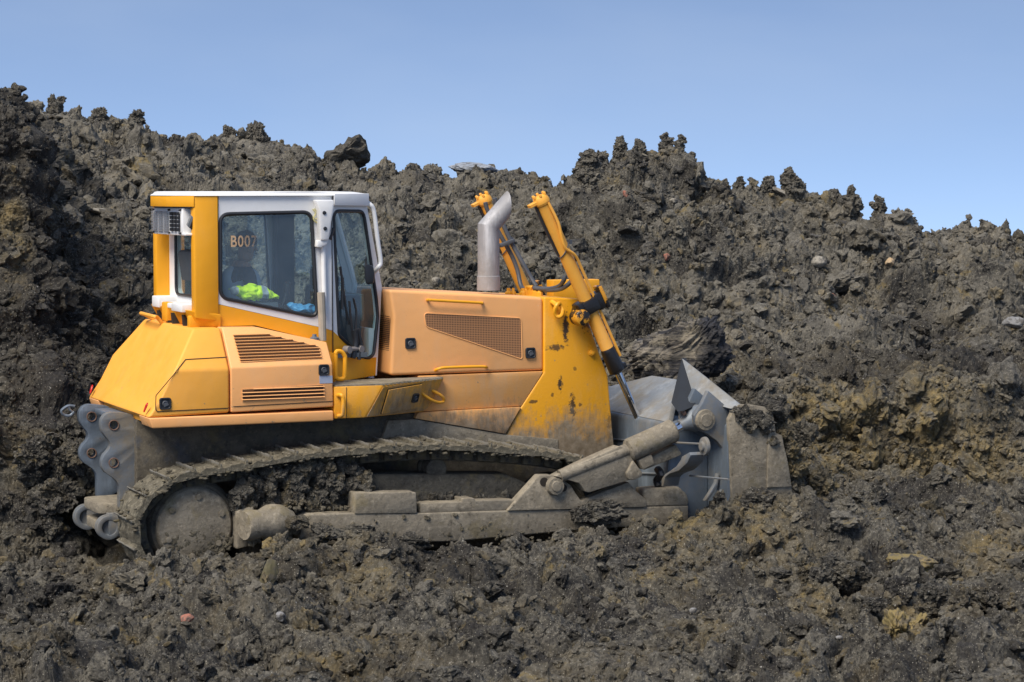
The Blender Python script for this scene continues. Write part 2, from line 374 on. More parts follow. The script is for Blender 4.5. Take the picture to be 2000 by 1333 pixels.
wet = np.clip(1.4 - np.hypot((qx - 60) / 190, (qy - 600) / 420), 0, 1) * (P[:, 1] < 25.5) + np.clip(perlin(P, 1.6, 81) * 3 - .6, 0, .8) + .9 * np.clip(1.3 - np.hypot((qx - 1850) / 190, (qy - 735) / 60), 0, 1)
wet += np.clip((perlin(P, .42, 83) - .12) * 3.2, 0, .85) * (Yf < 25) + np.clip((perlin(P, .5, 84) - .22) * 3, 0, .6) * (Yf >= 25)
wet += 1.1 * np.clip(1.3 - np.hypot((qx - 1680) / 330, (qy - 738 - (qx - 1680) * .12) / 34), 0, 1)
wet = np.clip(wet, 0, 1) * (1 - .85 * np.clip(clay * 1.3, 0, 1)); dry *= 1 - .7 * wet
Fi = (np.arange(nx - 1)[:, None] * ny + np.arange(ny - 1)[None, :])
def sheet(name, j0, j1):
    ids = np.arange(nx * ny).reshape(nx, ny)[:, j0:j1 + 1].ravel(); w = j1 - j0 + 1
    k = (np.arange(nx - 1)[:, None] * w + np.arange(w - 1)[None, :]).ravel()
    quads = np.stack([k, k + w, k + w + 1, k + 1], -1)
    me = np_mesh(name, P[ids], quads, False, {'clay': clay[ids], 'dry': dry[ids], 'wet': wet[ids]})
    return link(name, me, M_MUD)
jsplit = int(np.searchsorted(tt, 3.0))
tag(sheet('ground', 0, jsplit), kind='structure')
tag(sheet('hillside', jsplit, ny - 1), kind='structure')
PG = P.reshape(nx, ny, 3); NG = NN.reshape(nx, ny, 3)
# land beyond and around, out to the horizon
far = N('far_soil'); far.fin(far.mix(far.noise(0.02, 5), (0.07, 0.064, 0.05), (0.10, 0.095, 0.07)), 0.95)
bm = bmesh.new()
ring = [(450 * math.cos(a * math.pi / 16), 450 * math.sin(a * math.pi / 16)) for a in range(32)]
bm.faces.new([bm.verts.new((x, y, -22.0)) for x, y in ring])
me = bpy.data.meshes.new('plain'); bm.to_mesh(me); bm.free()
tag(link('terrain', me, far.m), kind='structure')
# ------------------------------------------------------------------ loose clods, crumbs and stones lying on the mud
def ico(sub):
    bm = bmesh.new(); bmesh.ops.create_icosphere(bm, subdivisions=sub, radius=1.0)
    V = np.array([v.co[:] for v in bm.verts], np.float32); Fa = np.array([[v.index for v in f.verts] for f in bm.faces], np.int32); bm.free()
    return V, Fa
def lump(sub, seed, a1=0.55, a2=0.28, a3=0.14, squash=(1, 1, 0.7)):
    V, Fa = ico(sub)
    off = np.array([seed * 7.3, seed * 3.1, seed * 5.7], np.float32)
    d = 1 + a1 * perlin(V + off, 1.1, seed) + a2 * (np.abs(perlin(V + off, 0.5, seed + 1)) * 2 - 0.5)
    if sub >= 3: d += a3 * (np.abs(perlin(V + off, 0.24, seed + 2)) * 2 - 0.4)
    if sub >= 4: d += a3 * 0.6 * (np.abs(perlin(V + off, 0.11, seed + 3)) * 2 - 0.4)
    r2 = np.random.default_rng(seed)
    for _ in range(7):
        nn_ = r2.normal(size=3).astype(np.float32); nn_ /= np.linalg.norm(nn_); kk = V @ nn_; V = V - (np.clip(kk - (.55 + .3 * r2.random()), 0, None) * .9)[:, None] * nn_
    s = np.stack([perlin(V + off, 0.7, seed + 4), perlin(V + off, 0.7, seed + 5), perlin(V + off, 0.7, seed + 6)], -1) * 0.3
    return ((V * d[:, None] + s) * np.array(squash, np.float32)).astype(np.float32), Fa
def rot_mats(n):
    q = rng.normal(size=(n, 4)); q /= np.linalg.norm(q, axis=1, keepdims=True); w, x, y, z = q.T
    return np.stack([1 - 2 * (y * y + z * z), 2 * (x * y - z * w), 2 * (x * z + y * w), 2 * (x * y + z * w), 1 - 2 * (x * x + z * z), 2 * (y * z - x * w),
                     2 * (x * z - y * w), 2 * (y * z + x * w), 1 - 2 * (x * x + y * y)], -1).reshape(n, 3, 3).astype(np.float32)
def scatter(n, sub, smin, smax, power, variants, seed, jmax=None):
    """positions picked on the displaced surface, as many per visible area near and far"""
    i = rng.integers(12, nx - 12, n); lo = int(np.searchsorted(tt, 1.2)); j = rng.integers(lo, jmax or int(np.searchsorted(tt, ridx + 0.3)), n)
    c = PG[i, j]; nn = NG[i, j]; far_k = np.clip(c[:, 1] / 20.0, 0.8, 1.9)
    s = (smin + (smax - smin) * rng.random(n) ** power) * far_k
    lxx = (c[:, 0] - ORG.x) * CY + (c[:, 1] - ORG.y) * SY; lyy = -(c[:, 0] - ORG.x) * SY + (c[:, 1] - ORG.y) * CY
    keep = ~((np.abs(lxx - 0.2) < 3.3) & (np.abs(lyy) < 1.62) & (c[:, 2] < 2.2))
    i, j, c, nn, s = i[keep], j[keep], c[keep], nn[keep], s[keep]; n = len(s)
    R = rot_mats(n); sq = (0.75 + 0.5 * rng.random((n, 3))).astype(np.float32)
    cl = clay.reshape(nx, ny)[i, j]; dr = dry.reshape(nx, ny)[i, j]
    which = rng.integers(0, variants, n); Vs, Fs, A, B, Wt = [], [], [], [], []; base = 0
    for k in range(variants):
        V0, F0 = lump(sub, seed + k * 13); m = np.where(which == k)[0]
        if not len(m): continue
        X = np.einsum('nij,nvj->nvi', R[m], V0[None] * sq[m][:, None, :]) * s[m][:, None, None] + (c[m] + nn[m] * (s[m] * 0.25)[:, None])[:, None, :]
        Vs.append(X.reshape(-1, 3)); Fs.append((F0[None] + (np.arange(len(m)) * len(V0))[:, None, None]).reshape(-1, 3) + base); base += len(m) * len(V0)
        Wt.append(np.repeat(np.clip(wet.reshape(nx, ny)[i[m], j[m]] * .8 + .6 * (rng.random(len(m)) < .18), 0, 1), len(V0))); A.append(np.repeat(np.clip(cl[m] + 0.55 * (rng.random(len(m)) > 0.93), 0, 1), len(V0))); B.append(np.repeat(np.clip(dr[m] * .7 + (rng.random(len(m)) ** 2.2) * .85, 0, 1), len(V0)))
    return np.concatenate(Vs), np.concatenate(Fs), np.concatenate(A), np.concatenate(B), np.concatenate(Wt)
def merge(sets):
    V, Fa, A, B, C_, b = [], [], [], [], [], 0
    for v, f, a, c, w in sets: V.append(v); Fa.append(f + b); A.append(a); B.append(c); C_.append(w); b += len(v)
    return np.concatenate(V), np.concatenate(Fa), {'clay': np.concatenate(A), 'dry': np.concatenate(B), 'wet': np.concatenate(C_)}
def pile(items, seed):
    """items: (centre, radii, clay, dry) - big crumbly lumps placed one by one"""
    Vs, Fs, A, B, b = [], [], [], [], 0
    for k, (c, r, cl, dr) in enumerate(items):
        V0, F0 = lump(5 if max(r) > .09 else 4, seed + k * 7, .5, .30, .16, (1, 1, 1)); a = rng.random() * 6.28
        V0 = V0 + np.stack([perlin(V0, .14, seed + k), perlin(V0, .14, seed + k + 1), perlin(V0, .14, seed + k + 2)], -1) * .12
        R = np.array([[math.cos(a), -math.sin(a), 0], [math.sin(a), math.cos(a), 0], [0, 0, 1]], np.float32)
        Vs.append((V0 @ R.T) * np.array(r, np.float32) + np.array(c, np.float32)); Fs.append(F0 + b); b += len(V0); A.append(np.full(len(V0), cl)); B.append(np.full(len(V0), dr))
    return np.concatenate(Vs), np.concatenate(Fs), np.concatenate(A), np.concatenate(B), np.full(b, .25)
W_ = lambda px, py, Y: tuple(WY(px, py, Y))
wl3 = lambda x, y, z: (ORG.x + x * CY - y * SY, ORG.y + x * SY + y * CY, z)
P_ITEMS = []
def heap(px, py, Y, n, sx, sz, r0, r1, cl=0, dr=0.1):
    for _ in range(n):
        r = r0 + (r1 - r0) * rng.random(); P_ITEMS.append((W_(px + rng.normal() * sx, py + rng.normal() * sz, Y + rng.normal() * .12), (r, r * (.7 + .6 * rng.random()), r * (.6 + .4 * rng.random())), cl * (rng.random() < .7), dr * rng.random()))
# spires and lumps along the ridge
sx_, sy_ = proj(PG[:, jsplit:].reshape(-1, 3)); far_ = PG[:, jsplit:, 1].ravel() > 32; SILX, SILY, SILD = sx_[far_], sy_[far_], PG[:, jsplit:, 1].ravel()[far_]
for (px, py, Y, r) in [(103, 190, 35.8, .12), (120, 196, 35.8, .16), (112, 212, 35.8, .26), (140, 208, 35.8, .2), (160, 214, 35.8, .2), (195, 225, 35.9, .3), (218, 219, 35.9, .3), (245, 218, 35.9, .3), (268, 228, 35.9, .26), (322, 258, 36, .25), (350, 260, 36, .25),
     (447, 257, 36, .25), (475, 244, 36, .3), (490, 238, 36, .26), (502, 246, 36, .3), (530, 254, 36, .28), (548, 262, 36, .25), (630, 285, 36, .2), (655, 288, 36, .22),
     (1098, 330, 34.6, .3), (1150, 300, 34.3, .35), (1170, 290, 34.2, .3), (1186, 288, 34.2, .25), (1208, 258, 34, .10), (1212, 268, 34, .13), (1212, 280, 34, .17), (1214, 292, 34, .22), (1250, 286, 34, .25), (1283, 284, 34, .22),
     (1300, 264, 33.9, .12), (1301, 274, 33.9, .15), (1290, 284, 33.9, .2), (1330, 268, 33.9, .13), (1322, 276, 33.9, .2), (1331, 290, 33.9, .24), (1310, 298, 33.9, .28), (1340, 310, 33.9, .25),
     (1446, 352, 33.8, .16), (1500, 352, 33.9, .2), (1540, 330, 33.9, .18), (1545, 322, 33.9, .10), (1560, 342, 33.9, .26), (1592, 332, 34, .2), (1605, 330, 34, .2), (1630, 338, 34, .26), (1648, 344, 34, .22), (1664, 357, 34, .15), (1690, 375, 34, .2), (1715, 388, 34, .15), (1925, 438, 34, .2)]:
    if r >= .2 and rng.random() < .65: continue
    r *= .40
    m_ = np.abs(SILX - px) < 9; base_y = SILY[m_].min() if m_.any() else py + 20; Yb_ = SILD[m_][np.argmin(SILY[m_])] if m_.any() else Y
    y_ = max(py, base_y - (36 if r < .075 else 13)); k_ = 0
    while True:                                          # a lump stands on the ones below it, down into the ridge
        rr_ = r * (1 + .22 * k_); P_ITEMS.append((W_(px + rng.normal() * 2 * min(k_, 2), y_, Yb_), (rr_, rr_, rr_ * (.8 + .3 * rng.random())), 0, .6))
        if y_ > base_y + 6: break
        y_ += rr_ / Yb_ * F * .8; k_ += 1
# earth carried by the blade and stuck to it
for _ in range(70):
    y = -1.55 + 3.2 * rng.random(); P_ITEMS.append((wl3(3.15 + .5 * rng.random(), y, .25 + .75 * rng.random() ** 1.3), (.12 + .1 * rng.random(),) * 3, .15 + .5 * (y < -1.0) * (rng.random() < .6), .2))
for q, r, cl in [((1530, 845, -1.60), .10, .6), ((1538, 880, -1.6), .11, .9), ((1545, 920, -1.6), .12, .8), ((1520, 810, -1.55), .11, .2), ((1552, 955, -1.6), .12, .3), ((1565, 893, -1.5), .06, 1.), ((1515, 790, -1.5), .10, .0), ((1490, 785, -1.55), .10, 0)]:
    p = L(q[0], q[1], q[2]); P_ITEMS.append((wl3(*p), (r, r, r * 1.1), cl, .4))
for q, r in [((1455, 812, -1.70), (.14, .07, .10)), ((1480, 822, -1.72), (.12, .06, .09)), ((1500, 800, -1.66), (.12, .08, .10)), ((1465, 830, -1.73), (.08, .05, .07)), ((1497, 840, -1.74), (.06, .04, .06)), ((1510, 862, -1.745), (.05, .03, .05)), ((1440, 808, -1.7), (.07, .06, .06))]:
    p = L(*q); P_ITEMS.append((wl3(*p), r, 0, .1))
# clods on the push arm and in front of the blade
for q, r, cl in [((1170, 1000, -1.50), (.25, .16, .12), 0), ((1140, 1005, -1.50), (.12, .1, .08), 0), ((1410, 985, -1.60), (.14, .12, .10), 0), ((1440, 1000, -1.7), (.2, .15, .13), 0), ((1480, 990, -1.8), (.22, .15, .14), 0), ((1530, 985, -1.8), (.2, .15, .12), 0), ((1380, 1010, -1.7), (.12, .1, .07), 0),
               ((700, 1040, -1.55), (.14, .08, .06), 0), ((640, 1045, -1.55), (.16, .1, .08), 0), ((800, 1060, -1.6), (.16, .1, .08), 0), ((585, 1022, -1.5), (.10, .08, .06), .3)]:
    p = L(*q); P_ITEMS.append((wl3(*p), r, cl, .15))
# mud packed on the roller frame inside the track
for _ in range(130):
    px = 455 + 270 * rng.random(); top = np.interp(px, [455, 520, 600, 690, 730], [965, 925, 908, 905, 950]); py = top + (1000 - top) * rng.random(); p = L(px, py, -1.12 - .12 * rng.random()); r = .035 + .06 * rng.random(); P_ITEMS.append((wl3(*p), (r, r, r), .35 * (rng.random() < .3), .2))
for _ in range(40):
    px = 730 + 270 * rng.random(); p = L(px, 965 + 22 * rng.random(), -1.12 - .1 * rng.random()); r = .02 + .04 * rng.random(); P_ITEMS.append((wl3(*p), (r, r, r), .2 * (rng.random() < .3), .2))
# big clods of the left bank and of the foreground

for _ in range(60):                                      # mud thrown up behind the far track
    r = .08 + .09 * rng.random(); P_ITEMS.append((wl3(-3.35 + .85 * rng.random(), .62 + .8 * rng.random(), .15 + .95 * rng.random()), (r, r, r), .25 * (rng.random() < .3), .1))
heap(640, 1100, 18.4, 10, 60, 14, .06, .12, .3); heap(1600, 1120, 18.6, 12, 80, 20, .06, .13, .3); heap(1850, 1180, 17.8, 12, 90, 25, .07, .14, .2)
V, Fa, at = merge([scatter(260, 4, .07, .15, 1.5, 12, 350, jsplit), scatter(1500, 3, .03, .075, 1.4, 12, 360, jsplit), scatter(int(300 * CD), 4, 0.08, 0.19, 2.0, 12, 300), scatter(int(4500 * CD), 3, 0.035, 0.085, 1.6, 14, 500), scatter(int(26000 * CD), 2, 0.015, 0.038, 1.4, 12, 700), scatter(int(90000 * CD), 1, 0.006, 0.018, 1.3, 8, 900), pile(P_ITEMS, 1200)])
tag(link('mud_clods', np_mesh('mud_clods', V, Fa, False, at), M_MUD), kind='stuff')
# ------------------------------------------------------------------ mesh building for machine parts
from mathutils.geometry import tessellate_polygon
ZK = {1: (100, 340, 2.563), 2: (700, 340, 2.564), 3: (100, 740, 2.941), 4: (680, 740, 2.941), 5: (1000, 600, 2.777), 6: (280, 360, 3.508),
      'a': (880, 350, 4.936), 'b': (640, 560, 4.938), 'c': (1000, 560, 4.442), 'd': (110, 770, 3.92), 'e': (1180, 660, 3.702), 'f': (0, 640, 3.33), 0: (0, 0, 1.0)}
def Zp(k, x, y): ox, oy, s = ZK[k]; return (ox + x / s, oy + y / s)
def pl(k, pts, y): return [L(*Zp(k, *p), y) for p in pts]
def on(k, x, y, plane):                                # point of an arbitrary plane (point, normal) in the machine's axes
    o, d = _loc(ray(*Zp(k, x, y))); p, n = plane; t = (p - o).dot(n) / d.dot(n); return o + d * t
def plane3(a, b, c): return (a, (b - a).cross(c - a).normalized())
def rpoly(pts, r, n=5):
    out = []; m = len(pts)
    for i in range(m):
        p = Vector(pts[i]); a = Vector(pts[i - 1]); b = Vector(pts[(i + 1) % m])
        da = (a - p); db = (b - p); ra = min(r, da.length * .45); rb = min(r, db.length * .45)
        s = p + da.normalized() * ra; e = p + db.normalized() * rb
        for k in range(n + 1):
            t = k / n; out.append(tuple(s * (1 - t) ** 2 + p * 2 * t * (1 - t) + e * t ** 2))
    return out
class MB:
    def __init__(s): s.v = []; s.f = []
    def add(s, vs, fs):
        b = len(s.v); s.v += [Vector(v) for v in vs]; s.f += [tuple(i + b for i in f) for f in fs]; return s
    def loft(s, loops, cap0=True, cap1=True, closed=True):
        n = len(loops[0]); vs = [p for l in loops for p in l]; fs = []
        for k in range(len(loops) - 1):
            for i in range(n if closed else n - 1):
                j = (i + 1) % n; fs.append((k * n + i, k * n + j, (k + 1) * n + j, (k + 1) * n + i))
        if cap0: fs.append(tuple(range(n))[::-1])
        if cap1: fs.append(tuple((len(loops) - 1) * n + i for i in range(n)))
        return s.add(vs, fs)
    def prism(s, pts, y0, y1):
        return s.loft([[Vector((p[0], y0, p[-1])) for p in pts], [Vector((p[0], y1, p[-1])) for p in pts]])
    def ext(s, pts, off):
        off = Vector(off); return s.loft([[Vector(p) for p in pts], [Vector(p) + off for p in pts]])
    def box(s, c, size, R=None):
        c = Vector(c); h = Vector(size) / 2; R = R or Matrix.Identity(3); vs = []
        for x in (-1, 1):
            for y in (-1, 1):
                for z in (-1, 1): vs.append(c + R @ Vector((x * h.x, y * h.y, z * h.z)))
        return s.add(vs, [(0, 1, 3, 2), (4, 6, 7, 5), (0, 4, 5, 1), (2, 3, 7, 6), (0, 2, 6, 4), (1, 5, 7, 3)])
    def cyl(s, a, b, r0, r1=None, n=20, caps=True):
        a, b = Vector(a), Vector(b); r1 = r0 if r1 is None else r1; d = (b - a).normalized()
        u = d.orthogonal().normalized(); w = d.cross(u)
        lp = lambda c, r: [c + (u * math.cos(2 * math.pi * i / n) + w * math.sin(2 * math.pi * i / n)) * r for i in range(n)]
        return s.loft([lp(a, r0), lp(b, r1)], caps, caps)
    def lathe(s, a, d, prof, n=24):                    # prof: (distance along d, radius)
        a = Vector(a); d = Vector(d).normalized(); u = d.orthogonal().normalized(); w = d.cross(u)
        return s.loft([[a + d * t + (u * math.cos(2 * math.pi * i / n) + w * math.sin(2 * math.pi * i / n)) * max(r, 1e-4) for i in range(n)] for t, r in prof])
    def tube(s, path, r, n=8, closed=False, sub=4):
        P = [Vector(p) for p in path]
        if sub > 1 and len(P) > 2:                     # Catmull-Rom
            Q = []; m = len(P); rng_ = range(m if closed else m - 1)
            for i in rng_:
                p0 = P[i - 1] if (closed or i > 0) else P[0]; p1 = P[i]; p2 = P[(i + 1) % m]; p3 = P[(i + 2) % m] if (closed or i + 2 < m) else p2
                for k in range(sub):
                    t = k / sub
                    Q.append(0.5 * ((2 * p1) + (p2 - p0) * t + (2 * p0 - 5 * p1 + 4 * p2 - p3) * t * t + (3 * p1 - p0 - 3 * p2 + p3) * t ** 3))
            if not closed: Q.append(P[-1])
            P = Q
        m = len(P); loops = []; u = None
        for i in range(m):
            d = ((P[(i + 1) % m] if (closed or i < m - 1) else P[i]) - (P[i - 1] if (closed or i > 0) else P[i])).normalized()
            u = d.orthogonal().normalized() if u is None else (u - d * u.dot(d)).normalized()
            w = d.cross(u); loops.append([P[i] + (u * math.cos(2 * math.pi * k / n) + w * math.sin(2 * math.pi * k / n)) * r for k in range(n)])
        if closed:
            return s.loft(loops + [loops[0]], False, False)
        return s.loft(loops)
    def holed(s, outer, holes, off):                   # plate with openings; loops are lists of 3D points, off = thickness vector
        off = Vector(off); loops = [outer] + holes; allp = [Vector(p) for l in loops for p in l]; n = len(allp)
        tris = tessellate_polygon([[Vector(p) for p in l] for l in loops])
        fs = [tuple(t) for t in tris] + [tuple(i + n for i in t)[::-1] for t in tris]; b = 0
        for l in loops:
            m = len(l)
            for i in range(m): j = (i + 1) % m; fs.append((b + i, b + j, b + j + n, b + i + n))
            b += m
        return s.add(allp + [p + off for p in allp], fs)
    def mirror(s):                                     # the same on the machine's other side
        n = len(s.v); s.v += [Vector((v.x, -v.y, v.z)) for v in s.v]; s.f += [tuple(i + n for i in f)[::-1] for f in list(s.f)]; return s
    def build(s, name, mat, parent=None, bevel=0.0, seg=2, ang=32, smooth=True):
        bm = bmesh.new(); vs = [bm.verts.new(v) for v in s.v]
        for f in s.f:
            try: bm.faces.new([vs[i] for i in f])
            except ValueError: pass
        bmesh.ops.remove_doubles(bm, verts=bm.verts, dist=1e-5)
        bmesh.ops.recalc_face_normals(bm, faces=bm.faces)
        if bevel:
            es = [e for e in bm.edges if len(e.link_faces) == 2 and e.calc_face_angle(0) > math.radians(28)]
            bmesh.ops.bevel(bm, geom=es, offset=bevel, segments=seg, profile=0.5, affect='EDGES', clamp_overlap=True)
        me = bpy.data.meshes.new(name); bm.to_mesh(me); bm.free()
        if smooth:
            me.polygons.foreach_set('use_smooth', np.ones(len(me.polygons), bool))
            me.set_sharp_from_angle(angle=math.radians(ang))
        return link(name, me, mat, parent)

def twin(m, name, mat, parent, *a, **k):               # the near one and its mirror image as two objects
    o = m.build(name, mat, parent, *a, **k); w = MB(); w.v = [Vector((v.x, -v.y, v.z)) for v in m.v]; w.f = [f[::-1] for f in m.f]
    w.build(name, mat, parent, *a, **k); return o
# ------------------------------------------------------------------ machine materials
MUDC = (0.215, 0.190, 0.150)
def paint(name, base, mud=None, spots=(), dust=0.22, chips=0.5, rough=0.42):
    m = N(name)
    v = m.noise(1.3, 3); c = m.mix(m.mapr(v, 0.3, 0.7, 0, 0.35), base, tuple(b * 0.86 for b in base))
    x0, y0, z0_ = m.sep()[0:3]; spl = m.math('ADD', m.noise(17, 5, .7), m.math('MULTIPLY', m.math('SUBTRACT', 1.75, z0_), .085)); c = m.mix(m.mapr(spl, .665, .72, 0, .75), c, (.22, .185, .13))
    scr = m.mapr(m.noise(9, 6, 0.75, 1.2, m.scaled((1, 1, 6))), 0.655, 0.68, 0, 0.45 * chips)
    c = m.mix(scr, c, (0.62, 0.50, 0.36))
    sm_ = m.noise(4.5, 6, 0.7, 0, m.scaled((1, 1, 0.35)))
    c = m.mix(m.mapr(sm_, 0.5, 0.75, 0, dust), c, (0.50, 0.42, 0.31))
    ch = m.mapr(m.noise(21, 5, 0.72), 0.70, 0.735); ch2 = m.mapr(m.noise(2.1, 3), 0.45, 0.65, 0.1, 1)
    c = m.mix(m.math('MULTIPLY', m.math('MULTIPLY', ch, ch2), chips), c, (0.16, 0.13, 0.10))
    rg = m.mapr(m.noise(5, 5, .7), 0.3, 0.7, rough + 0.0, rough + 0.25)
    x, y, z = m.sep()[0:3]
    for (sx, sz, rx, rz, s) in spots:
        dx = m.math('DIVIDE', m.math('SUBTRACT', x, sx), rx); dz = m.math('DIVIDE', m.math('SUBTRACT', z, sz), rz)
        d = m.math('SQRT', m.math('ADD', m.math('MULTIPLY', dx, dx), m.math('MULTIPLY', dz, dz)))
        d = m.math('ADD', d, m.mapr(m.noise(26, 4, 0.7), 0.25, 0.75, -0.75, 0.75))
        c = m.mix(m.mapr(d, 1.0, 0.55, 0, s), c, (0.022, 0.017, 0.012))
    if mud:
        z0, z1, st = mud                               # full mud below z0, none above z1
        q = m.math('ADD', z, m.mapr(m.noise(3.2, 6, 0.68), 0.25, 0.75, -0.22, 0.22))
        q = m.math('ADD', q, m.mapr(m.noise(30, 4, 0.7, 0, m.scaled((1, 1, 0.25))), 0.3, 0.7, -0.09, 0.09))
        k = m.mapr(q, z1, z0, 0, st)
        mc = m.mix(m.mapr(m.noise(13, 5), 0.35, 0.65), (0.13, 0.108, 0.075), (0.27, 0.228, 0.165))
        c = m.mix(k, c, mc)
        nb = m.bump(m.noise(60, 5, 0.7), 0.004, 0.6)
        return m.fin(c, rough=m.mapr(k, 0, 1, rough, 0.9), nrm=nb, spec=0.4)
    c = m.mix(m.mapr(m.noise(70, 3, .6), .66, .72, 0, .5 * chips), c, (0.20, 0.16, 0.12))
    nb = m.bump(m.noise(2.2, 3), 0.02, 0.5); nb = m.bump(m.noise(80, 3), 0.0015, 0.5, nb)
    return m.fin(c, rough=rg, spec=0.40, nrm=nb)
def muddy(name, a, b, metal=None, edge=0.5, bump=0.012):
    m = N(name)
    c = m.mix(m.mapr(m.noise(5, 6, 0.7), 0.35, 0.65), a, b)
    c = m.mix(m.mapr(m.noise(22, 5, 0.7), 0.52, 0.72, 0, 0.7), c, tuple(x * 1.45 for x in b))
    c = m.mix(m.mapr(m.noise(16, 5, 0.75), 0.44, 0.30, 0, 0.8), c, tuple(x * 0.35 for x in a))
    c = m.mix(m.mapr(m.noise(2.2, 5, 0.7), 0.56, 0.64, 0, 0.5), c, (0.17, 0.135, 0.065))
    if metal: c = m.mix(m.mapr(m.noise(3.1, 4, 0.7), 0.54, 0.66, 0, edge), c, metal)
    n1 = m.bump(m.noise(20, 6, 0.75), bump * 1.6, 0.9); n1 = m.bump(m.noise(90, 4, 0.7), bump * 0.4, 0.7, n1)
    return m.fin(c, rough=0.88, nrm=n1, spec=0.3)
def steel(name, base, mud=(0.4, 0.62, 0.8), rough=0.5, metal=0.35, streak=True):
    m = N(name)
    c = m.mix(m.mapr(m.noise(3, 5), 0.3, 0.7), base, tuple(b * 0.7 for b in base))
    if streak: c = m.mix(m.mapr(m.noise(7, 5, 0.7, 0, m.scaled((1, 1, 0.16))), 0.5, 0.75, 0, 0.5), c, tuple(min(1, b * 2.1) for b in base))
    k = m.mapr(m.noise(2.6, 6, 0.72), mud[0], mud[1], 0, mud[2])
    c = m.mix(k, c, m.mix(m.noise(14, 4), (0.12, 0.10, 0.072), (0.265, 0.225, 0.165)))
    c = m.mix(m.mapr(m.noise(24, 4, 0.7), 0.68, 0.74, 0, 0.6), c, (0.13, 0.06, 0.03))
    return m.fin(c, rough=m.mapr(k, 0, 1, rough, 0.9), metal=metal, nrm=m.bump(m.noise(45, 5, 0.7), 0.004, 0.5), spec=0.4)
def plain(name, c, rough=0.5, metal=0.0, vary=0.2, bump=0.0):
    m = N(name)
    cc = m.mix(m.mapr(m.noise(9, 4), 0.3, 0.7), c, tuple(x * (1 - vary) for x in c))
    return m.fin(cc, rough=rough, metal=metal, nrm=m.bump(m.noise(60, 4), bump, 0.6) if bump else None)
M_PEACH = paint('faded_paint', (0.80, 0.385, 0.135), dust=0.14)
M_PEACHD = paint('faded_paint_dirty', (0.74, 0.36, 0.11), mud=(1.12, 1.36, 0.85), dust=0.40)
M_REAR = paint('orange_paint', (0.82, 0.37, 0.05), dust=0.07, chips=0.3, rough=0.36)
M_YEL = paint('yellow_paint', (0.78, 0.34, 0.010), dust=0.06, chips=0.3, rough=0.38)
M_STEP = paint('step_paint', (0.76, 0.34, 0.02), mud=(1.28, 1.40, 0.5), dust=0.15, chips=0.7)
M_STEPD = paint('step_paint_dirty', (0.66, 0.31, 0.035), mud=(1.36, 1.60, 0.75), dust=0.6, chips=1.0)
gs = [Zp('c', *p) for p in [(465, 360), (380, 530), (418, 845), (525, 1040), (185, 1000), (350, 940), (590, 1030), (660, 300), (840, 1170), (545, 715)]]
gr = [(.035, .16, .95), (.10, .035, .85), (.028, .07, .95), (.035, .13, .9), (.05, .02, .8), (.018, .03, .7), (.02, .02, .7), (.09, .10, .75), (.02, .09, .5), (.02, .02, .6)]
M_GUARD = paint('guard_paint', (0.72, 0.32, 0.008), mud=(1.02, 1.34, 0.93), dust=0.14, chips=0.85,
                spots=[(L(*g, -.54).x, L(*g, -.54).z, r[0], r[1], r[2]) for g, r in zip(gs, gr)])
M_WHITE = paint('white_paint', (0.74, 0.73, 0.71), dust=0.10, chips=0.25, rough=0.35)
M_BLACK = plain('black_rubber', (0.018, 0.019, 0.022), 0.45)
M_GREASE = plain('black_grease', (0.012, 0.010, 0.009), 0.30, bump=0.006)
M_GAP = plain('dark_gap', (0.02, 0.014, 0.008), 0.8)
M_HOSE = plain('grey_hose', (0.075, 0.08, 0.09), 0.55)
M_BROWN = plain('grille_recess', (0.11, 0.040, 0.008), 0.7)
M_CHROME = plain('chrome', (0.62, 0.63, 0.66), 0.12, 1.0, 0.05)
M_EXH = steel('exhaust_steel', (0.34, 0.33, 0.33), mud=(0.50, 0.7, 0.5), rough=0.7, metal=0.3)
M_DRY = muddy('dried_mud', (0.15, 0.127, 0.092), (0.255, 0.218, 0.160), bump=0.008)
M_DRYD = muddy('dark_mud', (0.050, 0.045, 0.037), (0.105, 0.094, 0.072), bump=0.02)
M_TRACK = muddy('track_mud', (0.080, 0.069, 0.048), (0.155, 0.133, 0.092), bump=0.022)
M_FRAME = muddy('frame_mud', (0.060, 0.051, 0.038), (0.125, 0.106, 0.076), (0.06, 0.065, 0.075), 0.6, 0.006)
M_BLUE = steel('blue_grey_steel', (0.15, 0.18, 0.215), mud=(0.56, 0.72, 0.55), rough=0.42, metal=0.3)
M_RIP = steel('muddy_ripper_steel', (0.16, 0.178, 0.195), mud=(0.44, 0.62, 0.85), rough=0.5, metal=0.2, streak=False)
M_BLADE = steel('blade_steel', (0.13, 0.155, 0.18), mud=(0.50, 0.68, 0.62), rough=0.5, metal=0.3)
M_BLADEL = steel('blade_light_steel', (0.25, 0.262, 0.265), mud=(0.42, 0.62, 0.7), rough=0.5, metal=0.25)
M_GREYP = plain('interior_grey', (0.085, 0.10, 0.115), 0.7)
_s = N('shoe_mud'); _z = _s.sep()[2]
_c = _s.mix(_s.mapr(_s.noise(7, 6, .7), .35, .65), (0.062, 0.054, 0.038), (0.15, 0.13, 0.09)); _c = _s.mix(_s.mapr(_s.noise(28, 5, .7), .52, .68, 0, .8), _c, (.24, .21, .15)); _c = _s.mix(_s.math('MULTIPLY', _s.mapr(_z, .036, .042), _s.mapr(_s.noise(9, 4), .4, .5)), _c, (.15, .138, .115))
M_SHOE = _s.fin(_c, rough=.85, nrm=_s.bump(_s.noise(30, 6, .75), .015, .9), spec=.3)
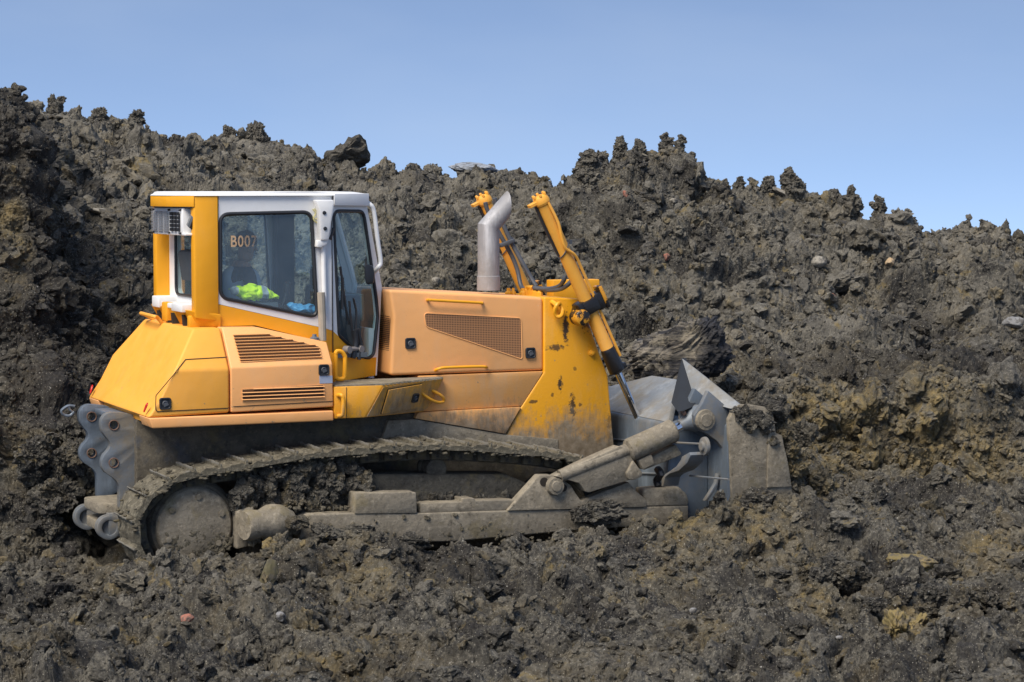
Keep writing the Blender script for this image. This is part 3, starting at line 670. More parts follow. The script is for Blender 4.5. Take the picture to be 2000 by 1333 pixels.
def mesh_mat():
    m = N('perforated_plate'); v = m.vor(62, 'Distance', rand=0.0, co=m.scaled((1, 0.0, 1)))
    c = m.mix(m.mapr(v, 0.30, 0.38), (0.035, 0.014, 0.006), (0.42, 0.20, 0.08))
    return m.fin(c, rough=0.6)
M_MESH = mesh_mat()
def glass_mat(name, tintc, refl=1.0, dusty=0.10):
    m = N(name); m.n.remove(m.b)
    tr = m.n.new('ShaderNodeBsdfTransparent'); tr.inputs[0].default_value = tuple(tintc) + (1,)
    gl = m.n.new('ShaderNodeBsdfGlossy'); gl.inputs['Roughness'].default_value = 0.03; gl.inputs[0].default_value = (0.9, 0.95, 1, 1)
    df = m.n.new('ShaderNodeBsdfDiffuse'); df.inputs[0].default_value = (0.30, 0.36, 0.40, 1)
    fr = m.n.new('ShaderNodeLayerWeight'); fr.inputs['Blend'].default_value = 0.5
    a = m.n.new('ShaderNodeMixShader'); b = m.n.new('ShaderNodeMixShader')
    dk = m.mapr(m.noise(2.5, 6, 0.7), 0.3, 0.7, dusty * 0.6, dusty * 1.5)
    m.set(b, 0, dk); m.t.links.new(tr.outputs[0], b.inputs[1]); m.t.links.new(df.outputs[0], b.inputs[2])
    m.set(a, 0, m.math('ADD', m.math('MULTIPLY', m.math('POWER', fr.outputs['Facing'], 4.0), 0.6), 0.05 * refl)); m.t.links.new(b.outputs[0], a.inputs[1]); m.t.links.new(gl.outputs[0], a.inputs[2])
    m.t.links.new(a.outputs[0], m.out.inputs[0]); return m.m
M_GLASS = glass_mat('cab_glass', (0.80, 0.92, 0.93), 1.0, 0.09)
M_LENS = plain('red_lens', (0.55, 0.02, 0.015), 0.2)
# ================================================================== THE BULLDOZER (own axes: x forward, y to its left, z up)
DZ = empty('bulldozer', ORG, YAW)
tag(DZ, 'orange and white tracked bulldozer pushing mud, its steel blade lowered, tracks sunk in the mud', 'bulldozer')
V3 = Vector
def latch(parent, c, n, s=0.085):                      # black square paddle latch on a panel; c centre, n outward normal
    n = V3(n).normalized(); up = V3((0, 0, 1)); u = up.cross(n).normalized(); w = n.cross(u)
    sq = rpoly([(-s / 2, -s / 2), (s / 2, -s / 2), (s / 2, s / 2), (-s / 2, s / 2)], s * .22, 4)
    ins = [(a * .74, b * .74) for a, b in sq]
    P = lambda q, d: [V3(c) + u * a + w * b + n * d for a, b in q]
    m = MB(); m.loft([P(sq, -.004), P(sq, .012), P(ins, .012), P(ins, .002)], True, True)
    o = m.build('latch', M_BLACK, parent, .002, 1)
    m = MB(); m.lathe(V3(c) + n * .001, n, [(0, s * .26), (.009, s * .24), (.011, s * .17), (.006, s * .15)], 16)
    m.ext([V3(c) + u * a + w * b + n * .003 for a, b in [(-s * .10, -s * .30), (s * .30, -s * .12), (s * .26, -.0), (-s * .08, s * .05)]], n * .010)
    m.build('latch_knob', M_HOSE, o, .001, 1)
    return o
def rail(name, pts, r, mat, parent): return MB().tube(pts, r, 10, sub=5).build(name, mat, parent)
def strip(m, a, b, w, n, lift=.0025, t=.002):          # thin seam between two points on a surface of normal n
    a, b, n = V3(a), V3(b), V3(n).normalized(); d = (b - a).normalized(); s = d.cross(n).normalized() * w / 2
    m.ext([a - s + n * lift, b - s + n * lift, b + s + n * lift, a + s + n * lift], n * t)

# ---- rear tank hood
HY, HT = -1.05, -0.80
A = L(289, 817, HY); A2 = L(311, 783, HY); B = L(340, 724, HY); C = L(377, 642, HT); D = L(430, 643, HT); E = L(451, 721.5, HY); G = L(455, 806, HY)
D.z = C.z; G.x = E.x = D.x = L(441, 700, -.95).x
mir = lambda p: V3((p.x, -p.y, p.z))
m = MB(); nr = [A, A2, B, C, D, E, G]; fr_ = [mir(p) for p in nr]
fs = [(0, 1, 2, 5, 6), (2, 3, 4, 5), (1, 3, 2)]; fs += [tuple(i + 7 for i in f)[::-1] for f in fs]
fs += [(0, 7, 8, 1), (1, 8, 10, 3), (3, 10, 11, 4), (4, 11, 12, 5), (5, 12, 13, 6), (6, 13, 7, 0)]
m.add(nr + fr_, fs)
hood_r = m.build('rear_hood', M_REAR, DZ, .022, 4)
ns = V3((0, -1, 0)); up_n = (D - E).cross(B - E).normalized(); up_n = up_n if up_n.y < 0 else -up_n
facet_up = (E, up_n)
m = MB()
q = [L(*Zp(1, *p), HY) for p in [(522, 1188), (524, 1112)]]
pts = [L(*Zp(1, 895, 1172), HY), L(*Zp(1, 530, 1190), HY), L(*Zp(1, 522, 1178), HY), L(*Zp(1, 524, 1110), HY), L(*Zp(1, 625, 990), HY)]
for a, b in zip(pts, pts[1:]): strip(m, a, b, .007, ns)
u1 = on(1, 625, 990, facet_up); u2 = on(1, 672, 930, facet_up); u3 = on(1, 882, 918, facet_up)
strip(m, u1, u2, .007, up_n); strip(m, u2, u3, .007, up_n)
m.build('panel_seam', M_GAP, hood_r)
latch(hood_r, L(*Zp(1, 570, 1150), HY), ns, .10)
for yy, px, py in [(-1, 283, 794), (1, 171, 766)]:     # rear reflectors
    c = L(286, 797, HY + .03)
    m = MB(); m.ext([V3((c.x + .016 + b * .35, yy * (.97 - a), c.z + b)) for a, b in [(-.0, .04), (.025, .02), (.03, -.035), (.008, -.045), (-.018, .02)]], (-.012, 0, 0))
    m.build('tail_light', M_LENS, hood_r, .003, 1)
hy = .62                                                # grab handle at the far top corner
hb = C + V3((-.02, 0, -.02))
rail('grab_handle', [(hb.x + .06, hy - .02, hb.z + .02), (hb.x - .02, hy, hb.z + .07), (hb.x - .05, hy + .02, hb.z + .08), (hb.x - .06, hy - .42, hb.z + .075), (hb.x - .02, hy - .44, hb.z + .06), (hb.x + .04, hy - .43, hb.z - .02)], .017, M_REAR, hood_r)
# ---- louvred side cover
SY0 = -1.055
c1 = L(*Zp(1, 852, 776), HT); c1.z = C.z + .002; c1.x = D.x + .012
c2 = L(*Zp(1, 1035, 768), HT - .005); c3 = L(*Zp(1, 1380, 843), HT - .10); c4 = L(*Zp(1, 1408, 950), SY0); c5 = L(*Zp(1, 1413, 1166), SY0); c6 = L(*Zp(1, 912, 1194), SY0); c7 = L(*Zp(1, 903, 973), SY0)
c6.x = c7.x = c1.x
m = MB(); o = V3((0, .30, 0))
front = [c1, c2, c3, c4, c5, c6, c7]; back = [V3((p.x, -.55, p.z)) for p in front]
vs = front + back
fs = [(0, 1, 2, 3, 6), (3, 4, 5, 6)] + [(i, (i + 1) % 7, (i + 1) % 7 + 7, i + 7) for i in range(7)] + [tuple(range(7, 14))]
m.add(vs, fs); cover = m.build('side_cover', M_PEACH, DZ, .012, 3); vs2 = [mir(p) for p in vs]; MB().add(vs2, fs).build('side_cover', M_PEACH, DZ, .012, 3)
un = (c1 - c7).cross(c4 - c7).normalized(); un = un if un.y < 0 else -un
def louvre(corners, plane_, nrm, slats, name):
    P = [on(1, *c, (plane_, nrm)) for c in corners]
    m = MB(); m.ext([p + nrm * .002 for p in P], nrm * .002); g = m.build(name, M_BROWN, cover)
    m = MB()
    lo = min(p.z for p in P); hi = max(p.z for p in P); sdir_ = V3((1, 0, 0)); sdir_ -= nrm * sdir_.dot(nrm); sdir_.normalize()
    zdir = nrm.cross(sdir_).normalized(); zdir = zdir if zdir.z > 0 else -zdir
    n = len(P); o_ = P[0]
    uv = [((p - o_).dot(sdir_), (p - o_).dot(zdir)) for p in P]; v0 = min(b for a, b in uv); v1 = max(b for a, b in uv)
    tilt = (P[-2] - P[-1]).dot(zdir) / max(1e-6, abs((P[-2] - P[-1]).dot(sdir_)))
    for k in range(slats):
        v = v0 + (v1 - v0) * (k + .55) / slats; xs = []
        for i in range(n):
            (ua, va), (ub, vb) = uv[i], uv[(i + 1) % n]
            if (va - v) * (vb - v) < 0: xs.append(ua + (ub - ua) * (v - va) / (vb - va))
        if len(xs) < 2: continue
        xa, xb = min(xs) - .004, max(xs) + .004
        q = lambda u, w, d: o_ + sdir_ * u + zdir * w + nrm * d
        h = (v1 - v0) / slats * .16
        m.add([q(xa, v + .004, .014), q(xb, v + .004, .014), q(xb, v - .003, .018), q(xa, v - .003, .018), q(xb, v - h, .004), q(xa, v - h, .004)], [(0, 1, 2, 3), (3, 2, 4, 5), (0, 3, 5), (1, 4, 2)])
    m.build('louvre', M_PEACH, g, smooth=False)
    m = MB()
    for i in range(n): strip(m, P[i], P[(i + 1) % n], .006, nrm, .002, .003)
    m.build('rim', M_PEACH, g)
louvre([(910, 805), (1065, 800), (1340, 865), (1352, 921), (948, 943)], c7, un, 9, 'grille')
louvre([(955, 1079), (1363, 1055), (1365, 1115), (957, 1140)], L(*Zp(1, 955, 1079), SY0), ns, 4, 'grille')
latch(cover, L(*Zp(1, 1364, 981), SY0), ns, .095)
m = MB(); strip(m, L(*Zp(1, 912, 1165), SY0), L(*Zp(1, 1412, 1138), SY0), .006, ns); m.build('panel_seam', M_GAP, cover)
m = MB(); p = pl(1, [(1342, 1010), (1407, 1010), (1408, 1047), (1344, 1050)], SY0 - .001); m.ext(p, (0, -.002, 0)); m.build('faded_sticker', plain('sticker', (0.36, 0.40, 0.50), .5), cover)
# ---- sill under the hood
m = MB(); t0 = L(*Zp(1, 490, 1227), -1.065); t1 = L(*Zp(1, 1413, 1182), -1.065); t2 = L(*Zp(1, 1415, 1231), -1.065); t3 = L(*Zp(1, 500, 1281), -1.065)
t0.z = (t0.z + t1.z) / 2; t1.z = t0.z; t3.z = t2.z = (t2.z + t3.z) / 2; t3.x = t0.x + .03
m.add([t0, t1, t2, t3] + [V3((p.x, -.72, p.z)) for p in (t0, t1, t2, t3)], [(0, 1, 2, 3), (4, 5, 6, 7), (0, 1, 5, 4), (1, 2, 6, 5), (2, 3, 7, 6), (3, 0, 4, 7)])
twin(m, 'sill', M_PEACH, DZ, .012, 3)
m = MB(); m.box((t0.x + .45, 0, t0.z - .02), (.8, 1.40, .10)); m.build('tank_bracket', M_REAR, DZ, .01)

# ---- main frame between the tracks
zt = t3.z + .02
m = MB(); m.prism([(-2.72, zt), (-.95, zt), (.2, 1.28), (1.6, 1.22), (1.6, .75), (1.2, .5), (-2.2, .5), (-2.72, .75)], -.50, .50)
m.build('main_frame', M_FRAME, DZ, .01)
bel = pl(2, [(300, 1195), (815, 1168), (737, 1302), (285, 1225)], -.56); m = MB(); m.ext(bel, (0, .1, 0)); m.build('lower_guard', M_PEACHD, DZ, .004)
bel = pl(2, [(150, 1235), (285, 1229), (735, 1306), (1000, 1330), (1000, 1400), (100, 1400)], -.55); m = MB(); m.ext(bel, (0, .1, 0)); m.build('belly_plate', M_DRY, DZ, .004)

# ---- step / battery box ahead of the side cover
o1 = L(*Zp('b', 62, 975), HY); o2 = L(*Zp('b', 535, 960), HY); o3 = L(*Zp('b', 1125, 868), -.60)
zt_ = (o1.z + o2.z + o3.z) / 3
b1 = L(*Zp('b', 70, 1280), HY); b2 = L(*Zp('b', 358, 1262), HY); b3 = L(*Zp('b', 925, 1208), -.60)
for p in (o1, o2, o3): p.z = zt_
zb_ = (b1.z + b2.z) / 2; b1.z = b2.z = zb_; b1.x = o1.x
i0 = V3((o1.x, -.5, zt_)); i1 = V3((o3.x, -.5, zt_)); j0 = V3((o1.x, -.5, zb_)); j1 = V3((b3.x, -.5, b3.z))
m = MB(); top = [o1, o2, o3, i1, i0]; bot = [b1, b2, b3, j1, j0]; m.loft([top, bot])
step = twin(m, 'step_box', M_STEP, DZ, .012, 2)
fn = (o3 - o2).cross(b2 - o2).normalized(); fn = fn if fn.y < 0 else -fn; FP = (o2, fn)
# dirty angled facing with its access door
m = MB(); P = [on('b', *c, FP) for c in [(530, 968), (1110, 884), (985, 1150), (920, 1196), (372, 1255)]]; m.ext([p + fn * .003 for p in P], fn * .004); fac = m.build('angled_facing', M_STEPD, step, .002, 1)
m = MB(); P = [on('b', *c, FP) for c in [(575, 990), (895, 936), (860, 1165), (505, 1222)]]; P = [p + fn * .012 for p in P]; m.ext(P, fn * .012); dr_ = m.build('access_door', M_STEPD, step, .004)
latch(dr_, on('b', 822, 1065, FP) + fn * .026, fn, .085)
m = MB()
for a, b in zip(P, P[1:] + P[:1]): strip(m, a, b, .012, fn, -.004, .003)
m.build('panel_seam', M_GAP, dr_)
hk = [on('b', *c, FP) + fn * d for c, d in [((905, 1028), .0), ((950, 1070), .05), ((1010, 1092), .07), ((1062, 1080), .07), ((1052, 1035), .06), ((1003, 1000), .0)]]
rail('hook', hk, .014, M_STEP, step)
rail('grab_handle', [L(*Zp('b', *c), HY - d) for c, d in [((98, 1050), 0), ((128, 1048), .05), ((150, 1085), .06), ((146, 1215), .06), ((132, 1245), .05), ((105, 1248), 0)]], .018, M_STEP, step)
m = MB(); strip(m, L(*Zp('b', 180, 972), HY), L(*Zp('b', 180, 1275), HY), .004, ns, .001); m.build('panel_seam', M_GAP, step)
# tread plate with a saw-tooth edge
m = MB(); T0 = V3((o1.x + .01, HY + .01, zt_ + .012)); Ta = V3((o2.x - .02, HY + .005, zt_ + .012)); Tb = V3((o3.x - .02, -.61, zt_ + .012)); n_t = 34
edge = []
for k in range(n_t + 1):
    p = Ta.lerp(Tb, k / n_t); edge.append(p + V3((.5, -.5, 0)).normalized() * (.022 if k % 2 else .0))
outl = [T0] + edge + [V3((Tb.x, -.54, T0.z)), V3((T0.x, -.54, T0.z))]
m.ext(outl, (0, 0, -.016)); m.build('tread_plate', M_DRY, step)

# ---- engine hood
EY = -.52
h0 = L(*Zp(2, 155, 580), EY); h1 = L(*Zp(2, 925, 619), EY); h2 = L(*Zp(2, 928, 984), EY); h3 = L(*Zp(2, 160, 1010), EY - .03); h4 = L(*Zp(2, 176, 714), EY)
m = MB(); vs = [h0, h1, h2, h3, h4]; vs = vs + [mir(p) for p in vs]
m.add(vs, [(4, 2, 1, 0), (4, 3, 2), (5, 6, 7, 9), (9, 7, 8), (0, 1, 6, 5), (1, 2, 7, 6), (2, 3, 8, 7), (0, 4, 9, 5), (4, 3, 8, 9)])
hood = m.build('engine_hood', M_PEACH, DZ, .030, 4)
ln = (h3 - h4).cross(h2 - h4).normalized(); ln = ln if ln.y < 0 else -ln
gp = pl(2, rpoly([(330, 697), (814, 722), (820, 929), (338, 766)], 16), EY)
m = MB(); m.ext(gp, (0, -.004, 0)); gm = m.build('mesh_grille', M_MESH, hood)
m = MB(); m.tube([p + V3((0, -.003, 0)) for p in gp], .005, 6, True, 1); m.build('rim', M_PEACH, gm)
latch(hood, L(*Zp(2, 260, 849), EY - .014), ln, .10); latch(hood, L(*Zp(2, 861, 897), EY - .008), ln, .10)
rail('grab_rail', [L(*Zp(2, *c), EY - d) for c, d in [((345, 632), 0), ((352, 631), .05), ((380, 633), .055), ((600, 645), .055), ((615, 647), .05), ((621, 648), 0)]], .013, M_YEL, hood)
rail('grab_rail', [L(*Zp(2, *c), EY - .02 - d) for c, d in [((385, 985), 0), ((400, 977), .04), ((440, 970), .055), ((600, 965), .055), ((635, 967), .05), ((642, 969), 0)]], .013, M_YEL, hood)
# rear air slots of the hood, seen past the cab
m = MB(); xr = h4.x - .003
for k in range(26): m.box((xr - .02, -.30, h3.z + .10 + k * .017), (.006, .34, .007))
m.build('air_slot', M_BROWN, hood, smooth=False)
# panels below the hood
lp = pl(2, [(300, 1012), (925, 989), (912, 1015), (817, 1163), (330, 1190), (290, 1190)], -.535); m = MB(); m.ext(lp, (0, .25, 0)); twin(m, 'lower_panel', M_PEACHD, DZ, .006)
# ---- radiator guard
GY = -.54
gd = [L(*Zp(0, *p), GY) for p in [(1063, 581), (1134, 584), (1171, 690), (1187.5, 733), (1193, 800), (1200, 872), (1200, 905), (1100, 905), (988, 852), (1019, 794), (1063, 727)]]
m = MB(); m.prism(gd, GY, -GY); guard = m.build('radiator_guard', M_GUARD, DZ, .016, 3)
m = MB(); c = L(*Zp('c', 688, 577), GY); m.lathe(c, (0, -1, 0), [(0, .030), (.02, .028), (.022, .018), (.04, .017), (.042, .01)], 18); m.build('bolt', M_STEP, guard)
m = MB(); c = L(*Zp('c', 345, 133), GY); e = L(*Zp('c', 405, 205), GY - .06)
m.tube([c, L(*Zp('c', 372, 150), GY - .05), L(*Zp('c', 392, 175), GY - .07)], .022, 8); ring_ = [e + V3((.038 * math.cos(a), .012 * math.sin(2 * a), .062 * math.sin(a))) for a in [k * math.pi / 6 for k in range(12)]]
m.tube(ring_, .019, 8, True, 2); m.build('lifting_eye', M_YEL, guard)
c = L(*Zp('a', 990, 975), .10); d = L(*Zp('a', 1440, 975), .10); b_ = L(*Zp('a', 1440, 1136), .10)
m = MB(); m.prism([(c.x, c.z), (d.x, c.z), (d.x, b_.z - .05), (c.x, b_.z - .05)], .10, .26); m.build('top_box', M_YEL, guard, .012)
# ---- exhaust
pc_ = L(955, 560, -.12); xl = L(*Zp('a', 262, 700), -.12).x; xrt = L(*Zp('a', 470, 700), -.12).x; r_ = (xrt - xl) / 2 * .93; cx_ = (xl + xrt) / 2
zb0 = h0.z - .04; zl = L(*Zp('a', 262, 430), -.12).z; zr_ = L(*Zp('a', 468, 488), -.12).z; zm = (zl + zr_) / 2; X1 = L(*Zp('a', 545, 250), -.12).x
def exh(r):
    th = [2 * math.pi * i / 32 for i in range(32)]; rr1 = [V3((cx_ + r * math.cos(t), -.12 + r * math.sin(t), zb0)) for t in th]
    ra = [V3((cx_ + r_ * 1.09 * math.cos(t), -.12 + r_ * 1.09 * math.sin(t), zb0 + .12)) for t in th]
    rr2 = [V3((cx_ + r * math.cos(t), -.12 + r * math.sin(t), zm - (zl - zr_) / 2 * math.cos(t))) for t in th]
    a = math.radians(46); rr3 = [p + V3((math.cos(a), 0, math.sin(a))) * ((X1 - p.x) / math.cos(a)) for p in rr2]
    return rr1, ra, rr2, rr3
m = MB(); o_ = exh(r_); i_ = exh(r_ * .95)
m.loft([o_[0], o_[2], o_[3], i_[3], i_[2], i_[0]], True, True)
ex = m.build('exhaust_pipe', M_EXH, DZ, ang=25)
m = MB(); m.lathe((cx_, -.12, zb0), (0, 0, 1), [(0, r_ * 1.06), (.13, r_ * 1.06), (.135, r_)], 32); m.build('collar', M_EXH, ex)
# ---- lift cylinders
def lift(sy, nm=0):
    y = sy * .66
    tp = L(*Zp('a', 868, 195), -.66); bt = L(*Zp('c', 905, 715), -.66); tp.y = bt.y = y; ax = (bt - tp).normalized()
    root = MB().lathe(tp, ax, [(0, .060), (.02, .072), (.05, .072), (.06, .062), (1.0, .062), ((bt - tp).length - .16, .062), ((bt - tp).length - .14, .070), ((bt - tp).length, .070), ((bt - tp).length + .02, .055)], 28).build('lift_cylinder', M_YELC, DZ)
    side = ax.cross(V3((0, 1, 0))).normalized(); side = side if side.x > 0 else -side      # forward of the barrel
    # cap with lugs
    m = MB(); m.lathe(tp - ax * .035, ax, [(0, .035), (.008, .066), (.05, .078), (.075, .078)], 12)
    for a in range(6):
        t = a * math.pi / 3 + .3; p = tp + side * .058 * math.cos(t) + V3((0, 1, 0)) * .058 * math.sin(t); m.lathe(p - ax * .055, ax, [(0, .008), (.004, .014), (.03, .014)], 8)
    m.box(tp - side * .085 + ax * .012, (.10, .07, .03), Matrix((ax.cross(V3((0, 1, 0))), V3((0, 1, 0)), ax)).transposed())
    m.build('cap', M_YELC, root, .003, 1)
    # rod
    e = bt + ax * .95
    m = MB(); m.lathe(bt, ax, [(0, .034), (1.25, .034)], 24); m.build('rod', M_CHROME, root)
    m = MB(); m.lathe(bt + ax * 1.22, ax, [(0, .04), (.03, .06), (.10, .06), (.11, .03)], 16); m.build('rod_eye', M_RIP, root)
    # greasy bottom collar
    m = MB(); m.lathe(bt - ax * .22, ax, [(0, .064), (.03, .071), (.17, .076), (.24, .078), (.26, .05)], 24); m.box(bt + side * .06, (.07, .09, .05), Matrix((side, V3((0, 1, 0)), ax)).transposed()); m.build('grease_collar', M_GREASE, root, .004)
    # fluid pipe
    o = V3((0, sy, 0)); off = lambda t, s, d: tp + ax * t + side * s + o * d
    m = MB(); m.tube([off(.05, .03, .062), off(.25, .03, .085), off(.40, .0, .085), off(.5, -.005, .085), off(.60, .055, .075), off(.75, .070, .055), off(1.2, .074, .04), off(1.55, .076, .035), off((bt - tp).length - .1, .078, .03)], .014, 8); m.build('pipe', M_YELC, root)
    m = MB(); ringp = [tp + ax * .52 + (side * math.cos(t) + V3((0, 1, 0)) * math.sin(t)) * .068 + ax * .05 * math.cos(t) * -1 for t in [k * math.pi / 10 for k in range(20)]]; m.tube(ringp, .006, 6, True, 1)
    m.box(off(.48, .085, .0), (.05, .03, .04)); m.build('clamp', M_HOSE, root)
    m = MB(); m.tube([off(.04, -.075, .0), off(.3, -.075, .0), off(.55, -.062, .0)], .016, 8, sub=3); m.build('dark_tube', M_BLACK, root)  # black tube down the rear of the barrel
    # trunnion yoke
    tc = tp + ax * 1.10
    R = Matrix((side, V3((0, 1, 0)), ax)).transposed()
    m = MB(); m.box(tc + side * .11, (.09, .15, .16), R); m.box(tc + V3((0, -sy * .0, 0)), (.16, .17, .13), R); m.box(tc - side * .085, (.08, .15, .15), R); yk = m.build('yoke', M_GREASE, root, .015, 2)
    m = MB(); m.box(tc + side * .155 - ax * .02 + o * .02, (.035, .13, .22), R); m.lathe(tc - side * .13 + ax * .05, -o, [(-.10, .055), (-.09, .075), (.06, .075), (.07, .055)], 20)
    m.build('yoke_cap', M_GRY2, root, .006)
    m = MB(); m.cyl(tc - side * .12 + ax * .02, V3((tc.x - .05, sy * .5, tc.z - .03)), .05); m.build('trunnion_pin', M_GREASE, root)
    return tp, bt, ax, side
M_GRY2 = paint('greasy_paint', (0.66, 0.29, 0.02), dust=.2, chips=.9, spots=[(.0, 0, 50, 50, .0)]); _n = N('greasy_yellow'); _n.fin(_n.mix(_n.mapr(_n.noise(9, 5, .7), .47, .53), (.014, .011, .009), (.62, .27, .02)), .35); M_GRY2 = _n.m
M_YELC = paint('cylinder_paint', (0.78, 0.36, 0.045), dust=0.12, chips=0.7)
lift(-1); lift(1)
# hydraulic hoses across the hood top
m = MB()
H = lambda y, *ps: [on('a', *p, (V3((0, y, 0)), V3((0, 1, 0)))) for p in ps]
def dark_tube(pts): m.tube(pts, .021, 10)
pa = lambda x, y, yy: L(*Zp('a', x, y), yy)
dark_tube([pa(335, 225, .52), pa(355, 300, .52), pa(420, 430, .50), pa(490, 560, .48), pa(590, 740, .45), pa(645, 880, .42), pa(668, 990, .38), pa(690, 1050, .32), pa(730, 1062, .2)])
dark_tube([pa(425, 185, .50), pa(455, 290, .50), pa(520, 470, .47), pa(600, 640, .43), pa(700, 820, .36), pa(780, 960, .30), pa(830, 1040, .22)])
dark_tube([pa(800, 1050, -.05), pa(870, 1058, -.12), pa(960, 1058, -.25), pa(1045, 1035, -.42), pa(1090, 980, -.58), pa(1105, 930, -.60)])
dark_tube([pa(850, 1068, -.05), pa(960, 1072, -.25), pa(1060, 1062, -.45), pa(1130, 1020, -.6), pa(1165, 980, -.62)])
hs_ = m.build('hydraulic_hose', M_HOSE, DZ)
m = MB(); a = pa(472, 645, .42); b = pa(608, 592, .42); dd = (b - a).normalized(); m.box((a + b) / 2, ((b - a).length, .07, .035), Matrix((dd, V3((0, 1, 0)), dd.cross(V3((0, 1, 0))))).transposed()); m.build('clamp', M_HOSE, hs_, .006)
m = MB()
for x, y, yy, r in [(560, 1098, .1, .03), (605, 1096, .1, .022), (735, 1075, .05, .034), (780, 1070, .0, .03), (820, 1090, -.05, .03), (860, 1100, -.1, .026), (700, 1098, .05, .03)]:
    p = pa(x, y, yy); m.lathe((p.x, p.y, h1.z - .03), (0, 0, 1), [(0, r * 1.3), (p.z - h1.z + .035, r * 1.2), (p.z - h1.z + .05, r * .7), (p.z - h1.z + .075, r * .6)], 8)
m.tube([pa(735, 1100, .05), pa(735, 1050, .05), pa(760, 1045, .0), pa(790, 1050, -.03)], .02, 8); m.build('hose_fitting', M_YEL, hs_)
# ---- cab: side plane, angled door plane, roof, rear wall; both sides alike
CYY = -.66
q6 = lambda pts, y=CYY: [L(*Zp(6, *p), y) for p in pts]
pil = L(*Zp(6, 1290, 700), CYY).x                       # seam between side wall and door
fx = LX  # alias kept short
dfront = L(*Zp(6, 1612, 700), -.36)                     # front edge of the door plane
DP = (V3((pil, CYY, 2.5)), V3((dfront.y - CYY, -(dfront.x - pil), 0)).normalized())
DPn = DP[1] if DP[1].y < 0 else -DP[1]; DP = (DP[0], DPn)
qd = lambda pts: [on(6, *p, DP) for p in pts]
side_out = [(515, 66), (1160, 50), (1290, 62), (1290, 1003), (1262, 992), (515, 822)]
win = rpoly([(530, 205), (1145, 190), (1195, 905), (1160, 918), (560, 790), (528, 745)], 45, 6)
win = rpoly([(528, 206), (1150, 191), (1192, 912), (528, 778)], 62, 7)
inset = lambda pts, c, k: [(c[0] + (x - c[0]) * k, c[1] + (y - c[1]) * k) for x, y in pts]
def both(fn, name, mat, parent, bevel=0, **kw):
    m = MB(); fn(m); return twin(m, name, mat, parent, bevel, **kw)
m = MB(); m.holed(q6(side_out), [q6(win)], (0, .05, 0)); cab = m.build('cab', M_WHITE, DZ); m.v = [Vector((v.x, -v.y, v.z)) for v in m.v]; m.build('side_wall', M_WHITE, cab)
wf = both(lambda m: m.tube(q6(win), .017, 8, True, 1), 'window_frame', M_BLACK, cab)
wg = both(lambda m: m.add([p + V3((0, .012, 0)) for p in q6(win)], [tuple(range(len(win)))]), 'window', M_GLASS, cab)
sk = [(515, 824), (1262, 994), (1290, 1005), (1290, 1400), (900, 1400), (900, 1010), (765, 966), (520, 972), (365, 985), (355, 868), (515, 893)]
skirt = both(lambda m: m.ext(q6([(515, 824), (1262, 994), (1290, 1005), (1290, 1330), (1230, 1330), (1150, 1062), (765, 968), (515, 974)]), (0, .06, 0)), 'cab_skirt', M_YEL, DZ, .0)
# rear skirt box with its notched lower edge
xa, xb_ = L(*Zp(6, 352, 870), -.68).x, L(*Zp(6, 515, 900), -.68).x
zs1 = L(*Zp(6, 352, 868), -.68).z; zs0 = L(*Zp(6, 365, 985), -.68).z; zs1b = L(*Zp(6, 515, 893), -.68).z
m = MB(); cut = .05
m.loft([[V3((xa + .04, -.60, zs0)), V3((xb_ + .02, -.68, zs0)), V3((xb_ + .02, .68, zs0)), V3((xa + .04, .60, zs0))], [V3((xa - .03, -.66, zs1)), V3((xb_ + .02, -.70, zs1b)), V3((xb_ + .02, .70, zs1b)), V3((xa - .03, .66, zs1))]])
rs = m.build('rear_skirt', M_YEL, DZ, .012)
for yv in (-.40, -.05, .12, .42):
    m = MB(); m.loft([[V3((xa - .02, yv - .03, zs0 - .01)), V3((xa + .08, yv - .03, zs0 - .01)), V3((xa + .08, yv + .03, zs0 - .01)), V3((xa - .02, yv + .03, zs0 - .01))], [V3((xa - .035, yv - .012, zs0 + .10)), V3((xa + .06, yv - .012, zs0 + .10)), V3((xa + .06, yv + .012, zs0 + .10)), V3((xa - .035, yv + .012, zs0 + .10))]])
    m.build('notch', M_GAP, rs)
m = MB(); m.box((xa + .0, .18, zs0 + .10), (.07, .17, .17)); m.build('bracket', M_YEL, rs, .012); m = MB(); m.box((xa + .02, -.58, zs0 + .05), (.10, .08, .10)); m.build('bracket', M_YEL, rs, .012)
for yv in (-.52, .02, .56): m = MB(); m.lathe((xa + .03, yv, zs0 - .06), (0, 0, 1), [(0, .028), (.10, .028)], 10); m.build('mount_stud', M_BLUE, rs)
# rear posts
px0, px1 = L(*Zp(6, 352, 500), -.68).x, L(*Zp(6, 515, 500), -.68).x
ztop = L(*Zp(6, 440, 72), -.68).z
for s in (-1, 1):
    m = MB(); m.loft([[V3((px0, s * .68, zs1b - .03)), V3((px1, s * .68, zs1b - .06)), V3((px1, s * .56, zs1b)), V3((px0, s * .56, zs1b))], [V3((px0, s * .68, ztop)), V3((px1, s * .68, ztop)), V3((px1, s * .56, ztop)), V3((px0, s * .56, ztop))]])
    m.build('rear_post', M_YEL, DZ, .012, 2)
